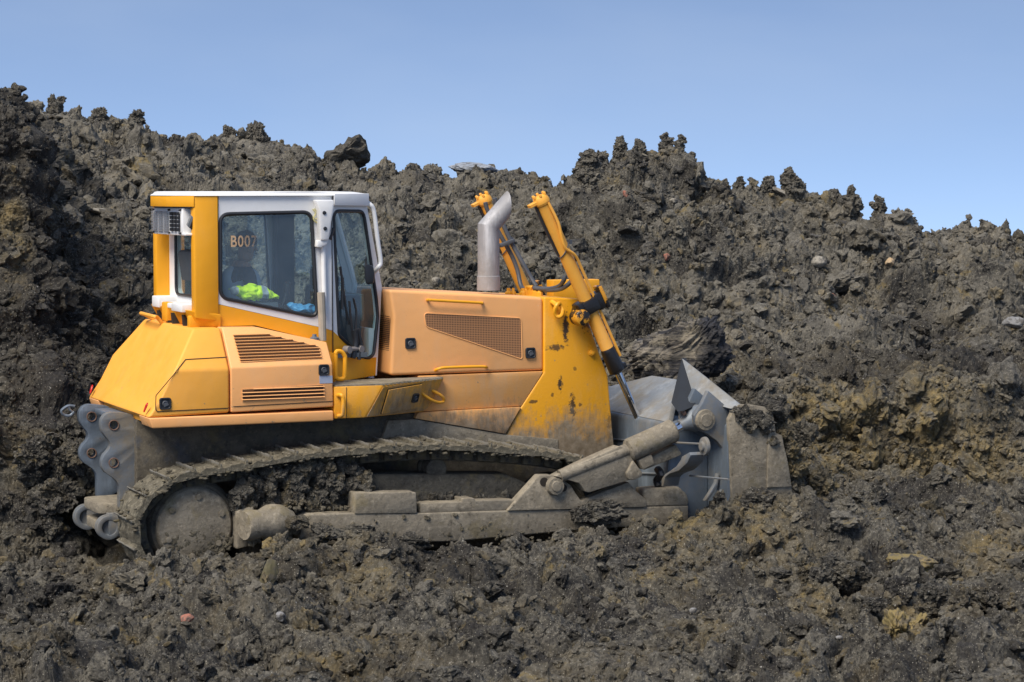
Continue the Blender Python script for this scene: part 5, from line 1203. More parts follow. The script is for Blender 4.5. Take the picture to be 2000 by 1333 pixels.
# ---- push beam and tilt cylinder outside the near track (and its twin on the far side)
PY = -1.38
g4 = lambda pts, y=PY: [L(*Zp(4, *p), y) for p in pts]
for s in (1, -1):
    fl_ = (lambda y: y) if s > 0 else (lambda y: -y)
    def pr(m, pts, y0, y1): m.prism(pts, fl_(y0), fl_(y1))
    m = MB(); bz = L(*Zp(3, 1440, 990), PY).z - .25
    pr(m, [L(*Zp(3, 1430, 800), PY), L(*Zp(3, 1480, 778), PY)] + g4([(0, 772), (395, 772), (905, 757), (1950, 728), (1950, 830), (1300, 870), (600, 935), (120, 940)]) + [V3((L(*Zp(3, 1430, 800), PY).x, PY, g4([(120, 940)])[0].z))], PY - .02, -1.20)
    arm = m.build('push_arm', M_DRY, DZ, .014, 3)
    m = MB(); pr(m, g4([(38, 656), (384, 650), (390, 772), (30, 776)]), PY - .03, -1.22); m.build('arm_block', M_DRY, arm, .012)
    m = MB(); pr(m, g4([(415, 718), (655, 708), (655, 688), (728, 686), (730, 702), (960, 696), (960, 760), (415, 772)]), PY - .0, -1.18); m.build('arm_ledge', M_DRY, arm, .012)
    m = MB(); pr(m, g4([(905, 757), (955, 700), (1090, 552), (1160, 552), (1235, 585), (1270, 610), (1300, 660), (1330, 700), (1600, 590), (1640, 640), (1700, 690), (1705, 735)]), PY - .04, -1.30); br = m.build('arm_bracket', M_DRY, arm, .012)
    m = MB(); pr(m, g4([(1690, 632), (1895, 618), (1940, 660), (1955, 700), (1950, 730), (1700, 738)]), PY - .02, -1.22); m.build('arm_nose', M_DRY, arm, .025, 3)
    m = MB()
    for (x, y), r in (((1183, 615), .085), ): c = L(*Zp(4, x, y), PY - .04); m.lathe((c.x, fl_(c.y), c.z), (0, -s, 0), [(0, .085), (.03, .08), (.05, .075), (.052, .05), (.062, .045), (.064, .02)], 22)
    m.build('pin', M_DRY, arm)
    m = MB()
    for (x, y), r in (((1125, 593), .040), ((1237, 628), .034)): c = L(*Zp(4, x, y), PY - .04); m.lathe((c.x, fl_(c.y), c.z), (0, -s, 0), [(-.02, r), (.003, r), (.003, r * .1)], 16)
    m.build('pin_hole', M_GAP, arm)
    c = L(*Zp(3, 1330, 830), PY); m = MB(); m.lathe((c.x + .10, fl_(-1.28), c.z), (-1, -.25 * s, 0), [(0, .10), (.10, .15), (.16, .16), (.22, .155), (.30, .12), (.42, .135), (.46, .12)], 22); m.build('trunnion', M_DRY, arm)
    c = L(*Zp(3, 1130, 830), PY); m = MB(); pr(m, [L(*Zp(3, *p), -1.25) for p in [(1060, 760), (1160, 730), (1170, 950), (1060, 980)]], -1.28, -1.05); m.build('frame_end', M_DRY, DZ, .02)
    # tilt cylinder
    m = MB(); TP = PY - .10
    pr(m, g4([(1190, 562), (1330, 490), (1560, 388), (1600, 400), (1640, 470), (1692, 540), (1685, 560), (1610, 585), (1385, 655), (1362, 650), (1330, 602)], TP), TP, TP + .14); tc_ = m.build('tilt_cylinder', M_DRY, DZ, .012)
    m = MB(); pr(m, g4([(1600, 545), (1640, 470), (1690, 540), (1690, 562), (1640, 585), (1612, 580)], TP - .03), TP - .03, TP + .02); pr(m, g4([(1670, 470), (1745, 435), (1765, 490), (1695, 525)], TP - .03), TP - .03, TP + .1); m.build('guide_block', M_DRY, tc_, .012)
    m = MB(); pr(m, g4([(1680, 480), (1885, 378), (1920, 432), (1905, 445), (1700, 527)], TP + .02), TP + .02, TP + .16); m.build('lower_sleeve', M_DRY, tc_, .015)
    a, b = L(*Zp(4, 1612, 412), TP + .04), L(*Zp(4, 1862, 300), TP + .04); a.y, b.y = fl_(a.y), fl_(b.y); ax = (b - a).normalized(); ll = (b - a).length
    m = MB(); prof = [(-.02, .06), (.0, .098), (.02, .106)] + [(ll * k / 8, .106) for k in range(1, 8)] + [(ll, .108), (ll + .012, .10), (ll + .012, .04)]; m.lathe(a, ax, prof, 30); m.build('barrel', M_DRY, tc_)
    p0 = L(*Zp(4, 1215, 560), TP + .04); p0.y = fl_(p0.y); m = MB(); m.tube([p0, a + ax * .02 + V3((0, 0, .01))], .058, 14, sub=1); m.build('stem', M_DRY, tc_)
    e = L(*Zp(5, 1010, 600), TP + .04); e.y = fl_(e.y); m = MB(); m.lathe(b, (e - b), [(-.05, .045), ((e - b).length - .15, .045)], 20); m.build('rod', M_CHROME, tc_)
    m = MB(); m.lathe(e - ax * .20, ax, [(0, .05), (.06, .07), (.12, .11), (.2, .12)], 20); m.lathe(V3((e.x, e.y, e.z)) - V3((0, .08, 0)), (0, 1, 0), [(0, .115), (.16, .115)], 24); m.build('rod_eye', M_RIP, tc_, .006)
    m = MB(); c = L(*Zp(5, 930, 572), TP); m.box((c.x, fl_(c.y), c.z), (.035, .03, .055), Matrix.Rotation(-.5, 3, 'Y')); m.build('grease_nipple', plain('rusty_bolt', (.12, .07, .05), .7), tc_, .006)

# ---- blade
M_EAR = plain('shaded_ear_steel', (.012, .015, .02), .9)  # shade on the ears' inner faces is put into this near-black colour
BY = -1.72
g5 = lambda pts, y: [L(*Zp('e', *p), y) for p in pts]
bx = L(*Zp('e', 905, 700), BY).x                        # back face of the blade
zlow = .02
bt_ = on('e', 300, 566, (V3((bx - .30, 0, 0)), V3((1, 0, 0)))).z
m = MB()                                                # curved mouldboard, hollow back box
N_ = 14; prof = []
z_top = L(*Zp('e', 985, 482), BY).z
for k in range(N_ + 1):
    t = k / N_; z = zlow - .05 + (z_top - .06 - zlow + .05) * t; x = bx + .16 + .26 * (1 - t) ** 2 * 1.2 + .06 * t ** 3; prof.append((x, z))
backp = [(bx + .14, z_top - .06), (bx + .02, z_top - .20), (bx, 1.0), (bx, .3), (bx + .10, zlow - .05)]
m.prism(prof + backp, BY + .03, -BY - .03); blade = m.build('blade', M_BLADE, DZ, .008)
m = MB(); bxx = bx - .02                                # stiffening box across the back
xb0 = bx - .42; m.prism([(xb0 + .02, bt_), (xb0, bt_ - .04), (xb0, .35), (xb0 + .1, .18), (bx, .12), (bx, bt_)], BY + .38, -BY - .38); bb = m.build('back_box', M_BLADE, blade, .02, 3)
sp_t = on('e', 400, 282, (V3((bx + .12, 0, 0)), V3((1, 0, 0)))).z
m = MB(); ya, yb = on('e', 345, 285, (V3((bx + .12, 0, 0)), V3((1, 0, 0)))).y, -.50
m.ext([V3((xb0 + .03, 1.15, bt_ + .003)), V3((xb0 + .03, BY + .45, bt_ + .003)), V3((bx + .12, yb, sp_t)), V3((bx + .12, ya, sp_t))], (.05, 0, -.02)); m.build('sloping_plate', M_BLADEL, blade, .006)
# spill guard: tall ears and sloping wings, alike on both sides
XP = lambda k, x, y, dx: on(k, x, y, (V3((bx + dx, 0, 0)), V3((1, 0, 0))))
pE = XP('e', 560, 147, .08); pN = L(*Zp('e', 985, 484), BY + .02); pK = XP('e', 650, 442, -.10); pM = L(*Zp('e', 912, 512), BY + .02)
pT1, pT2, pT3 = [XP('e', *c, dx) for c, dx in (((484, 470), -.28), ((530, 535), -.42), ((600, 505), -.30))]
pE2 = XP('e', 735, 285, .07); 
for s in (1, -1):
    f = lambda p: V3((p.x, s * p.y, p.z))
    m = MB(); m.ext([f(p) for p in (pE, pE2 + V3((.0, 0, .0)), pN, pM, pK)], (.035, 0, -.02)); m.build('spill_wing', M_BLADEL, blade, .006)
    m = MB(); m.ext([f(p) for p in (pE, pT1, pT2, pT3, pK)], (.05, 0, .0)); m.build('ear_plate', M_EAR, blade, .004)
# end plates
endp = g5([(903, 592), (940, 515), (985, 484), (1060, 484), (1160, 500), (1225, 560), (1245, 690), (1290, 708), (1358, 1075), (1365, 1180), (925, 1180)], BY)
for s in (1, -1):
    m = MB(); m.prism(endp, s * BY, s * (BY + .06)); m.build('end_plate', M_DRY, blade, .010, 2)
    m = MB(); pts = g5([(1190, 700), (1285, 706), (1330, 900), (1358, 1078), (1180, 1085)], BY - .02); m.prism(pts, s * (BY - .02), s * (BY + .01)); m.build('end_bit', M_DRY, blade, .008)
# cylinder bracket: two boomerang plates with the pin boss between
KY = -1.57
boom = [(700, 470), (742, 380), (905, 522), (905, 1180), (872, 1180), (892, 1070), (888, 960), (872, 880), (850, 800), (800, 740), (735, 695), (690, 672), (655, 630), (640, 560)]
for s in (1, -1):
    m = MB(); q = g5(boom, KY); m.prism(q, s * (KY - .03), s * (KY + .03)); bk = m.build('cylinder_bracket', M_RIP, blade, .008)
    q = g5([(690, 380), (742, 380), (742, 470), (660, 600), (620, 500)], KY + .22); q = [p + V3((.0, 0, 0)) for p in q]; m = MB(); q2 = g5(boom, KY); m.prism(q2, s * (KY + .22), s * (KY + .28)); m.build('bracket_plate', M_BLADE, bk, .008)
    c = L(*Zp('e', 715, 592), KY); m = MB(); m.lathe((c.x, s * (KY + .30), c.z), (0, -s, 0), [(0, .09), (.30, .09), (.335, .098), (.36, .092), (.365, .062), (.372, .057), (.374, .01)], 28); m.build('bracket_pin', M_DRY, bk)
    for pts, yy in (([(820, 985), (834, 985), (824, 1060), (792, 1122), (748, 1180), (728, 1180), (775, 1110), (808, 1050)], KY), ([(888, 985), (902, 985), (892, 1060), (852, 1138), (834, 1130), (872, 1060)], KY - .02)):
        q = g5(pts, yy); m = MB(); m.prism(q, s * yy, s * (yy + .05)); m.build('gusset', M_RIP, bk, .003)
# fittings on the back box
m = MB(); c = on('e', 722, 785, (V3((xb0 - .02, 0, 0)), V3((1, 0, 0)))); m.lathe((c.x + .02, c.y, c.z), (-1, 0, 0), [(0, .085), (.03, .08), (.035, .045), (.055, .04), (.056, .02)], 20); m.build('lug', M_RIP, blade, .004)
m = MB()
XB = (V3((xb0 - .006, 0, 0)), V3((1, 0, 0)))
for a_, b_2 in (((60, 735), (700, 768)), ((620, 998), (900, 1025)), ((270, 980), (420, 985))):
    p, q = on('e', *a_, XB), on('e', *b_2, XB); m.tube([p, q], .010, 6, sub=1)
m.build('weld_seam', M_RIP, bb)
q = [on('e', *p, (V3((xb0 - .14, 0, 0)), V3((1, 0, 0)))) for p in [(615, 828), (625, 850), (600, 905), (540, 960), (470, 985), (440, 1010), (425, 1075), (412, 1075), (415, 1020), (440, 985), (480, 960), (520, 930), (555, 880), (560, 860)]]
m = MB(); m.ext(q, (.16, 0, .0)); m.build('hook_plate', M_RIP, bb, .006)
m = MB(); m.tube([on('e', *p, (V3((xb0 - .1, 0, 0)), V3((1, 0, 0)))) for p in [(385, 950), (410, 990), (380, 1030), (395, 1080)]], .035, 8); m.build('grease_hose', M_BLACK, bb)
# centre push lugs where the lift rods end
for s in (1, -1):
    m = MB(); c = L(*Zp('e', 285, 700), -.66); m.box((xb0 - .06, s * .66, .62), (.2, .17, .26)); m.build('lift_lug', M_RIP, blade, .02)
# ---- drawbar plates at the rear
RPt = [(575, 155), (480, 143), (415, 142), (375, 160), (350, 195), (345, 240), (352, 285), (378, 325), (408, 360), (418, 395), (405, 430), (368, 470), (350, 510), (352, 560), (372, 600), (420, 630), (460, 660), (482, 700), (487, 760), (487, 880), (520, 880), (600, 860), (700, 800), (800, 700), (800, 250), (640, 250)]
def hole(cx, cy, r): return [(cx + r * math.cos(k * math.pi / 10), cy + r * math.sin(k * math.pi / 10)) for k in range(20)]
gd_ = lambda pts, y: [L(*Zp('d', *p), y) for p in pts]
RY0 = -.42; M_RUST = plain('rust_ring', (.16, .09, .06), .7)
for y in (RY0, RY0 + .80):
    P = [V3((p.x, y, p.z)) for p in gd_(rpoly(RPt, 14, 2), RY0)]
    H1 = [V3((p.x, y, p.z)) for p in gd_(hole(440, 238, 37), RY0)]; H2 = [V3((p.x, y, p.z)) for p in gd_(hole(440, 527, 36), RY0)]
    m = MB(); m.holed(P, [H1, H2], (0, .10, 0)); rp_ = m.build('drawbar_plate', M_RIP if y == RY0 else M_BLUE, DZ, .006)
    if y > RY0: rp_['label'] = 'blue-grey clean drawbar plate on the far side'
    for Hh in (H1, H2):
        m = MB(); ring2 = [V3((p.x, y - .004, p.z)) for p in Hh]; m.tube(ring2, .005, 6, True, 1)
        m.build('bushing', M_RUST, rp_)
xr_ = gd_([(700, 500)], RY0)[0].x
m = MB(); zA = gd_([(600, 165)], RY0)[0].z; zB = gd_([(480, 860)], RY0)[0].z
m.box((xr_ - .05, 0, (zA + zB) / 2), (.06, .72, zA - zB)); m.box((xr_ - .02, 0, zA - .02), (.5, .72, .04)); m.build('cross_plate', M_BLUE, DZ, .004)
# lower hitch
z1 = gd_([(350, 822)], -.1)[0].z; z2 = gd_([(300, 965)], -.1)[0].z; hx = gd_([(255, 850)], .0)[0].x; 
m = MB()
for zz, dx, y0, y1 in ((z1, 0., -.28, .28), (z2, .02, -.28, .28)):
    o_l = rpoly([(hx + dx, y0), (hx + dx, y1), (hx + .6, y1 + .05), (hx + .6, y0 - .05)], .10, 5); m.ext([V3((x, y, zz)) for x, y in o_l], (0, 0, -.085))
hit = m.build('hitch_plate', M_DRY, DZ, .01)
for (cx, cy, r, y) in ((240, 945, 92, .36), (408, 1025, 86, -.38)):
    c = L(*Zp('d', cx, cy), y); rr = r / 3.92 / 208
    m = MB(); m.lathe((c.x, y, c.z), (0, 1, 0), [(.03, rr * .3), (.03, rr * .55), (.0, rr * .62), (.0, rr), (.035, rr), (.036, rr * .9), (.07, rr * .9), (.071, rr), (.11, rr)], 28); m.box((c.x + .22, y + .055, c.z + .02), (.45, .10, rr * 1.9)); m.build('hitch_eye', M_RIP, DZ, .006)
m = MB(); c = L(*Zp('d', 330, 905), -.05); m.lathe(c, (-1, -.3, 0), [(0, .02), (.02, .016)], 8); m.box((hx + .35, 0, (z1 + z2) / 2 - .05), (.1, .4, .22)); m.build('hitch_web', M_RIP, hit)
m = MB(); m.tube([L(*Zp('d', *p), .42) for p in [(140, 95), (90, 92), (40, 128), (60, 160), (105, 165), (135, 135)]], .013, 8); m.tube([L(*Zp('d', *p), .42) for p in [(95, 95), (105, 120), (135, 150)]], .011, 8); m.build('hitch_ring', M_BLUE, DZ)
# ================================================================== driver and the things lying in the cab
def skin_obj(name, joints, edges, mat, parent=None, sub=2, root=0):
    me = bpy.data.meshes.new(name); me.from_pydata([j[0] for j in joints], edges, [])
    o = bpy.data.objects.new(name, me); COL.objects.link(o)
    mod = o.modifiers.new('skin', 'SKIN'); o.modifiers.new('sub', 'SUBSURF').levels = sub; o.modifiers['sub'].render_levels = sub
    for i, j in enumerate(joints):
        r = j[1]; me.skin_vertices[0].data[i].radius = r if isinstance(r, tuple) else (r, r); me.skin_vertices[0].data[i].use_root = (i == root)
    bpy.context.view_layer.update(); dg = bpy.context.evaluated_depsgraph_get()
    nm = bpy.data.meshes.new_from_object(o.evaluated_get(dg)); bpy.data.objects.remove(o)
    nm.polygons.foreach_set('use_smooth', np.ones(len(nm.polygons), bool)); nm.materials.clear(); nm.name = name
    return link(name, nm, mat, parent)
hd = L(*Zp(6, 690, 385), -.02); sh_ = L(*Zp(6, 640, 560), -.02)
PX, PZ = hd.x, hd.z
W3 = lambda p: ORG + Vector((p[0] * CY - p[1] * SY, p[0] * SY + p[1] * CY, p[2]))
person = empty('person', W3((PX, 0, PZ - .85)), YAW)
tag(person, 'driver in dark knitted cap and grey vest, seated in the cab behind the side window', 'person')
def loc(p): return (p[0], p[1], p[2])
Mskin = plain('skin', (0.36, 0.21, 0.15), .6); Mdark = plain('dark_sweater', (0.035, 0.04, 0.055), .9); Mvest = plain('grey_vest', (0.48, 0.56, 0.64), .9); Mcap = plain('knit_cap', (0.015, 0.018, 0.022), .95)
# body in person's axes: origin at the hips, x forward; hips 0, shoulders +.52, head +.78
J = [((0, 0, 0), (.15, .13)), ((-.02, 0, .22), (.13, .15)), ((-.03, 0, .45), (.135, .18)), ((-.02, 0, .59), (.09, .13)), ((.0, 0, .66), .066), ((.02, 0, .72), (.085, .075)), ((.03, 0, .82), (.095, .078)), ((.03, 0, .91), (.07, .06)),
     ((-.02, -.21, .55), .066), ((.05, -.25, .24), .050), ((.30, -.26, .20), .040), ((.40, -.27, .21), .028),
     ((-.02, .21, .55), .066), ((.05, .25, .24), .050), ((.28, .24, .22), .040), ((.38, .22, .23), .028),
     ((.10, -.11, .0), .095), ((.46, -.14, .03), .072), ((.55, -.14, -.36), .048), ((.66, -.14, -.40), .038),
     ((.10, .11, .0), .095), ((.46, .14, .03), .072), ((.55, .14, -.36), .048), ((.66, .14, -.40), .038)]
Ed = [(0, 1), (1, 2), (2, 3), (3, 4), (4, 5), (5, 6), (6, 7), (3, 8), (8, 9), (9, 10), (10, 11), (3, 12), (12, 13), (13, 14), (14, 15), (0, 16), (16, 17), (17, 18), (18, 19), (0, 20), (20, 21), (21, 22), (22, 23)]
mb_ = N('body_cloth_and_skin'); z = mb_.sep()[2]; x = mb_.sep()[0]
k = mb_.math('MAXIMUM', mb_.mapr(z, .615, .622), mb_.mapr(mb_.math('MULTIPLY', mb_.mapr(x, .35, .352), mb_.mapr(z, .12, .125)), 0, 1))
mb_.fin(mb_.mix(k, (0.035, 0.04, 0.055), (0.36, 0.21, 0.15)), .8)
body = skin_obj('body', J, Ed, mb_.m, person)
for sy in (-1, 1):                                       # hands closed on the levers
    wx_, wy, wz = (.40, -.27, .21) if sy < 0 else (.38, .22, .23)
    HJ = [((wx_ - .01, wy, wz), (.024, .032)), ((wx_ + .04, wy, wz + .005), (.020, .040)), ((wx_ + .07, wy, wz + .005), (.016, .038))]; HE = [(0, 1), (1, 2)]
    for f_i in range(4):
        y_ = wy + (-.030 + .020 * f_i); l_ = (.85, 1, .95, .8)[f_i]; b = len(HJ)
        HJ += [((wx_ + .095, y_, wz + .0), .009), ((wx_ + .095 + .028 * l_, y_, wz - .015), .0085), ((wx_ + .10 + .024 * l_, y_, wz - .042), .008)]; HE += [(2, b), (b, b + 1), (b + 1, b + 2)]
    b = len(HJ); HJ += [((wx_ + .05, wy + .045 * (1 if sy < 0 else -1), wz - .005), .011), ((wx_ + .085, wy + .05 * (1 if sy < 0 else -1), wz - .02), .009)]; HE += [(1, b), (b, b + 1)]
    skin_obj('hand', HJ, HE, Mskin, person, 1)
m = MB(); m.lathe((.025, 0, .80), (-.1, 0, 1), [(0, .098), (.03, .104), (.07, .10), (.11, .078), (.135, .04), (.14, .004)], 24)
for v in m.v: v.y *= .86
m.build('knit_cap', Mcap, person)
m = MB()
for sy in (-1, 1): m.lathe((.03, sy * .078, .765), (0, sy, 0), [(0, .018), (.012, .026), (.018, .02)], 12)
m.lathe((.105, 0, .775), (1, 0, -.5), [(0, .018), (.022, .014), (.032, .005)], 10); m.build('face', Mskin, person)
m = MB()
for sy in (-1, 1): m.lathe((.103, sy * .034, .802), (1, 0, 0), [(0, .010), (.006, .008), (.009, .002)], 10)
m.box((.114, 0, .733), (.006, .045, .008)); m.build('eyes_and_mouth', plain('eye', (.05, .03, .03), .4), person)
VJ = [((0, 0, .05), (.165, .155)), ((-.02, 0, .22), (.150, .172)), ((-.03, 0, .45), (.155, .215)), ((-.025, 0, .57), (.115, .19)), ((-.02, 0, .63), (.075, .10))]
vest = skin_obj('vest', VJ, [(0, 1), (1, 2), (2, 3), (3, 4)], Mvest, person)
def cloth_lump(name, pts, y, th, seed, mat, label, cat):
    c = sum((L(*Zp(6, *p), y) for p in pts), V3()) / len(pts); P = [L(*Zp(6, *p), y) - c for p in pts]
    root = bpy.data.meshes.new(name); V_, F_ = ico(5)
    xs = np.array([p.x for p in P]); zs = np.array([p.z for p in P]); ang = np.arctan2(zs, xs); rad = np.hypot(xs, zs); o_ = np.argsort(ang); ang, rad = ang[o_], rad[o_]
    va = np.arctan2(V_[:, 2], V_[:, 0]); hr = np.hypot(V_[:, 0], V_[:, 2]); R_ = np.interp(va, np.r_[ang[-1] - 2 * np.pi, ang, ang[0] + 2 * np.pi], np.r_[rad[-1], rad, rad[0]])
    Vn = np.stack([np.cos(va) * R_ * hr, V_[:, 1] * th, np.sin(va) * R_ * hr], -1).astype(np.float32)
    Vn += np.stack([perlin(Vn, .07, seed), perlin(Vn, .06, seed + 1), perlin(Vn, .07, seed + 2)], -1) * np.array([.02, .04, .03]); Vn[:, 1] += np.abs(perlin(Vn * np.array([1, .3, 1.6]), .05, seed + 4)) * -.035
    me = np_mesh(name, Vn, F_, True); o = link(name, me, mat); o.location = W3(c); o.rotation_euler = (0, 0, YAW)
    tag(o, label, cat); return o
mv = N('hi_vis_cloth'); w = mv.n.new('ShaderNodeTexWave'); mv.set(w, 'Vector', mv.scaled((1, .3, .35))); w.inputs['Scale'].default_value = 1.15; w.inputs['Distortion'].default_value = 1.5; w.inputs['Phase Offset'].default_value = 1.2
jk = mv.mapr(w.outputs['Fac'], .86, .90); mv.fin(mv.mix(jk, (0.72, 0.95, 0.01), (0.40, 0.43, 0.44)), .8)
cloth_lump('safety_jacket', [(585, 715), (640, 708), (700, 695), (780, 700), (860, 725), (905, 755), (935, 782), (870, 788), (810, 790), (760, 770), (690, 790), (640, 770), (600, 750)], -.50, .10, 900, mv.m, 'crumpled fluorescent yellow safety jacket with grey reflective bands, lying inside the side window', 'jacket')
cloth_lump('plastic_bag', [(985, 830), (1040, 826), (1100, 828), (1165, 825), (1172, 860), (1168, 895), (1100, 885), (1040, 868), (990, 850)], -.50, .07, 930, plain('blue_plastic', (0.10, 0.34, 0.62), .35), 'crumpled light blue plastic bag in the lower front corner of the side window', 'plastic bag')
# shelf they lie on
m = MB(); a, b, c, d = q6([(560, 790), (1170, 915), (1170, 960), (560, 830)], -.60); m.ext([a, b, c, d], (0, .2, 0)); m.build('shelf', M_BLACK, cab, .01)
# ================================================================== loose things one could pick up: stones, bricks, clay slabs, timber
def ground_at(px, py, search=26):
    """the terrain point the photograph shows at this pixel"""
    Pf = PG.reshape(-1, 3); k = np.argmin((GX - px) ** 2 + (GY_ - py) ** 2 + 0.0 * Pf[:, 1]); near = np.where((np.abs(GX - px) < 8) & (np.abs(GY_ - py) < 8))[0]
    if len(near): k = near[np.argmin(Pf[near, 1])]
    return Vector(Pf[k])
GX, GY_ = proj(PG.reshape(-1, 3))
def rock(name, px, py, w, h, mat, label, cat, seed, angular=.5, layers=0, tilt=0., depth=None, lift=.15, group=None, Y=None):
    """w, h: photographed size in pixels"""
    g = ground_at(px, py) if Y is None else WY(px, py, Y); d = g.y; sx, sz = w / F * d / 2, h / F * d / 2; sy = depth or (sx + sz) / 2
    c = WY(px, py, d + sy * .25); V_, F_ = ico(5 if w > 60 else 4)
    if name == 'clay_lump': V_, F_ = lump(5, seed * 31, .6, .35, .2, (1, 1, 1))
    o = np.array([seed * 3.1, seed * 1.3, 0.], np.float32)
    if angular > 0:                                      # chip flat faces off the ball
        r2 = np.random.default_rng(seed)
        for _ in range(9):
            n = r2.normal(size=3); n /= np.linalg.norm(n); t = .58 + .25 * r2.random(); k = V_ @ n; ex = np.clip(k - t, 0, None); V_ = V_ - (ex * angular)[:, None] * n
    V_ = V_ * (1 + .22 * perlin(V_ + o, .9, seed) + .10 * (np.abs(perlin(V_ + o, .35, seed + 1)) * 2 - .4))[:, None]
    if layers and name != 'clay_lump': q = V_ + o + .3 * perlin(V_, 1., seed)[:, None]; V_ = V_ * (1 + .10 * np.sign(np.sin(q[:, 2:3] * layers)) * .5 + .08 * perlin(q * np.array([.3, .3, 3]), .35, seed + 4)[:, None])
    V_ = V_ * (1 + .05 * perlin(V_ + o, .12, seed + 2))[:, None]
    me = np_mesh(name, V_ * np.array([sx, sy, sz]), F_, True); ob = link(name, me, mat); ob.location = c; ob.rotation_euler = (0, tilt, 0)
    tag(ob, label, cat, group); return ob
def stonem(name, a, b, r=.85):
    m = N(name); c = m.mix(m.mapr(m.noise(7, 5, .7), .35, .65), a, b); c = m.mix(m.mapr(m.noise(14, 5, .7), .47, .60, 0, .85), c, (.065, .057, .046))
    return m.fin(c, rough=r, nrm=m.bump(m.noise(45, 6, .7), .008, .8))
R_OCH = stonem('ochre_clay', (.13, .10, .035), (.26, .19, .075)); R_BRK = stonem('brick', (.26, .09, .055), (.36, .15, .10)); R_STN = stonem('pale_stone', (.20, .18, .145), (.30, .27, .22))
R_GRY = stonem('grey_stone', (.16, .155, .15), (.25, .245, .24)); R_OLV = stonem('olive_timber', (.075, .065, .03), (.12, .10, .05)); R_SND = stonem('sandstone', (.30, .20, .10), (.42, .31, .19))
rock('clay_slab', 1785, 1101, 100, 46, R_OCH, 'flat ochre clay slab lying across the mud right of the blade', 'clay slab', 3, .8, 5, .08)
rock('clay_lump', 1748, 1222, 44, 66, R_OCH, 'upright ochre clay lump, left one of a split pair in the foreground', 'clay', 5, 0, 0, -.2)
rock('clay_lump', 1792, 1220, 42, 50, R_OCH, 'knobbly bright ochre clay lump, right one of a split pair in the foreground', 'clay', 8, 0, 0, .2)
rock('brick', 364, 1208, 28, 24, R_BRK, 'broken orange-red brick piece in the foreground mud below the sprocket', 'brick', 11, .9, 0, .5)
rock('brick', 1302, 502, 14, 14, R_BRK, 'small square red brick piece on the slope right of the lift cylinders', 'brick', 12, .9, 0, .2)
rock('brick', 1626, 578, 14, 12, R_BRK, 'small orange brick piece on the right slope below the sandy stone', 'brick', 13, .9)
rock('brick', 1706, 477, 20, 10, R_BRK, 'reddish brick piece below the grey cut face near the right ridge', 'brick', 14, .9)
rock('brick', 1222, 380, 10, 18, R_BRK, 'narrow red brick piece high on the slope above the near lift cylinder', 'brick', 15, .9, 0, -.5)
rock('stone', 1738, 514, 20, 22, R_SND, 'sandy orange angular stone on the right slope', 'stone', 21, .9, 0, .15)
rock('stone', 1598, 512, 34, 24, R_STN, 'rounded beige stone on the right slope, left of the sandy stone', 'stone', 22, .4)
rock('stone', 1980, 631, 42, 26, R_GRY, 'large grey stone at the right edge of the picture', 'stone', 23, .6)
rock('stone', 1316, 392, 16, 12, R_STN, 'pale yellowish stone on the slope below the twin ridge spire', 'stone', 24, .6)
rock('stone', 1354, 1193, 16, 12, R_GRY, 'pale grey stone in the foreground below the blade', 'stone', 25, .6)
rock('stone', 1640, 1246, 16, 9, R_GRY, 'small flat whitish stone in the foreground left of the split ochre clay', 'stone', 26, .4)
rock('stone', 548, 1205, 24, 22, R_GRY, 'grey round stone in the foreground right of the red brick', 'stone', 27, .5)
rock('stone', 160, 263, 30, 18, R_STN, 'pale stone high on the left slope beside the dark overhanging bank', 'stone', 28, .6)
rock('stone', 851, 548, 18, 14, R_STN, 'brownish round stone on the slope just above the engine hood', 'stone', 29, .4)
rock('stone', 200, 414, 60, 13, R_STN, 'long pale stone slab on the slope left of the cab', 'stone', 30, .7, 0, .12)
rock('timber_board', 525, 1130, 38, 74, R_OLV, 'olive-brown slimy board standing upright in the mud below the track', 'board', 33, .9, 3, .1, .05)
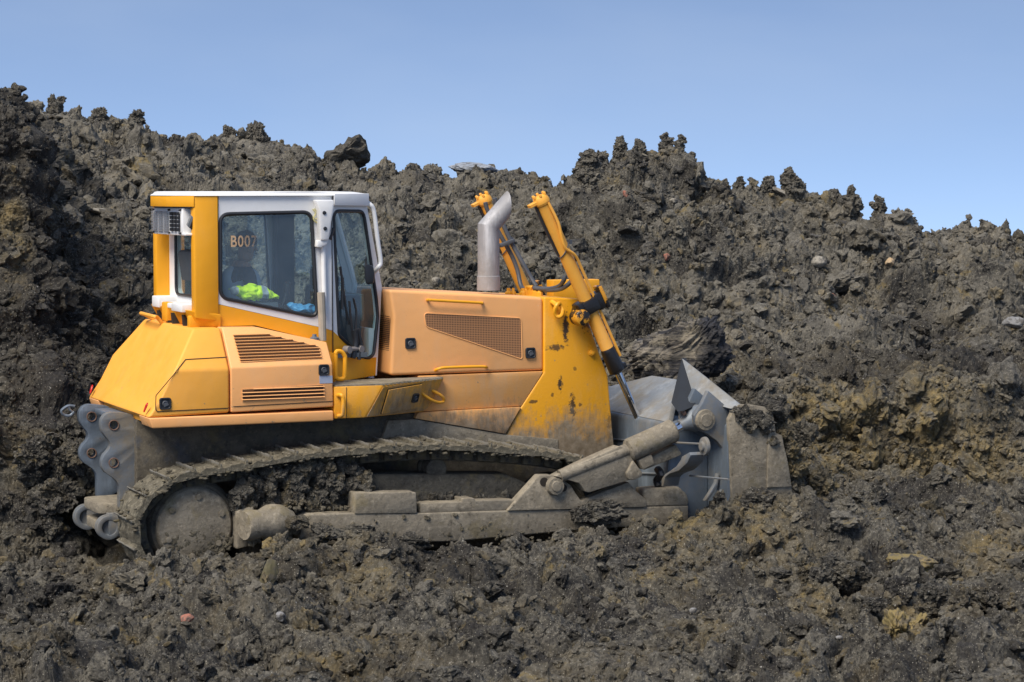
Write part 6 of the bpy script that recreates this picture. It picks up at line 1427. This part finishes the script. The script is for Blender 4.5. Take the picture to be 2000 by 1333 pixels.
rock('timber_board', 1532, 378, 62, 10, R_STN, 'pale weathered board lying slanted below the right ridge lumps', 'board', 34, .9, 0, .42, .06)
rock('boulder', 925, 330, 112, 26, stonem('blue_grey_slab', (.20, .22, .25), (.30, .32, .35)), 'smooth blue-grey slab lying on the ridge above the engine hood', 'slab', 36, .5, 0, .10, .4, Y=36.2)
# split block behind the blade
def block():
    m = N('layered_peat'); co = m.scaled((1, 1, 1))
    mp = m.n.new('ShaderNodeMapping'); m.set(mp, 'Vector', m.co); mp.inputs['Rotation'].default_value = (0, .75, 0); mp.inputs['Scale'].default_value = (.5, 2, 7); g = mp.outputs[0]
    n1 = m.noise(1.6, 6, .7, .6, g); c = m.mix(m.mapr(n1, .44, .58), (.010, .009, .011), (.20, .172, .132)); c = m.mix(m.mapr(m.noise(3.5, 5, .7), .48, .60, 0, .8), c, (.27, .23, .165))
    c = m.mix(m.mapr(m.math('ADD', m.sep()[0], m.mapr(m.noise(6, 4), 0, 1, -.1, .1)), .16, .28, 0, .96), c, (.018, .017, .019))
    m.fin(c, rough=.7, nrm=m.bump(n1, .10, 1.)); return m.m
V_, F_ = ico(6)
th = .62; ca, sa = math.cos(th), math.sin(th); r2 = np.random.default_rng(5)
Vb = np.sign(V_) * np.abs(V_) ** .55
q = Vb @ np.array([[ca, 0, -sa], [0, 1, 0], [sa, 0, ca]])
Vb = Vb * (1 + .14 * (np.abs(perlin(q * np.array([.35, 1, 3.2]), .32, 91)) * 2 - .5) + .12 * perlin(Vb, .8, 92))[:, None]
Vb = Vb * (1 + .10 * (np.abs(perlin(q * np.array([.3, 1, 5.]), .16, 95)) * 2 - .5))[:, None] * np.array([.54, .42, .33])
rt = -.36; Vb = Vb @ np.array([[math.cos(rt), 0, -math.sin(rt)], [0, 1, 0], [math.sin(rt), 0, math.cos(rt)]])
ob = link('peat_block', np_mesh('peat_block', Vb, F_, True), block()); ob.location = WY(1325, 698, 25.0)
tag(ob, 'huge dark split block with timber-like layers, leaning on the slope behind the blade', 'block')
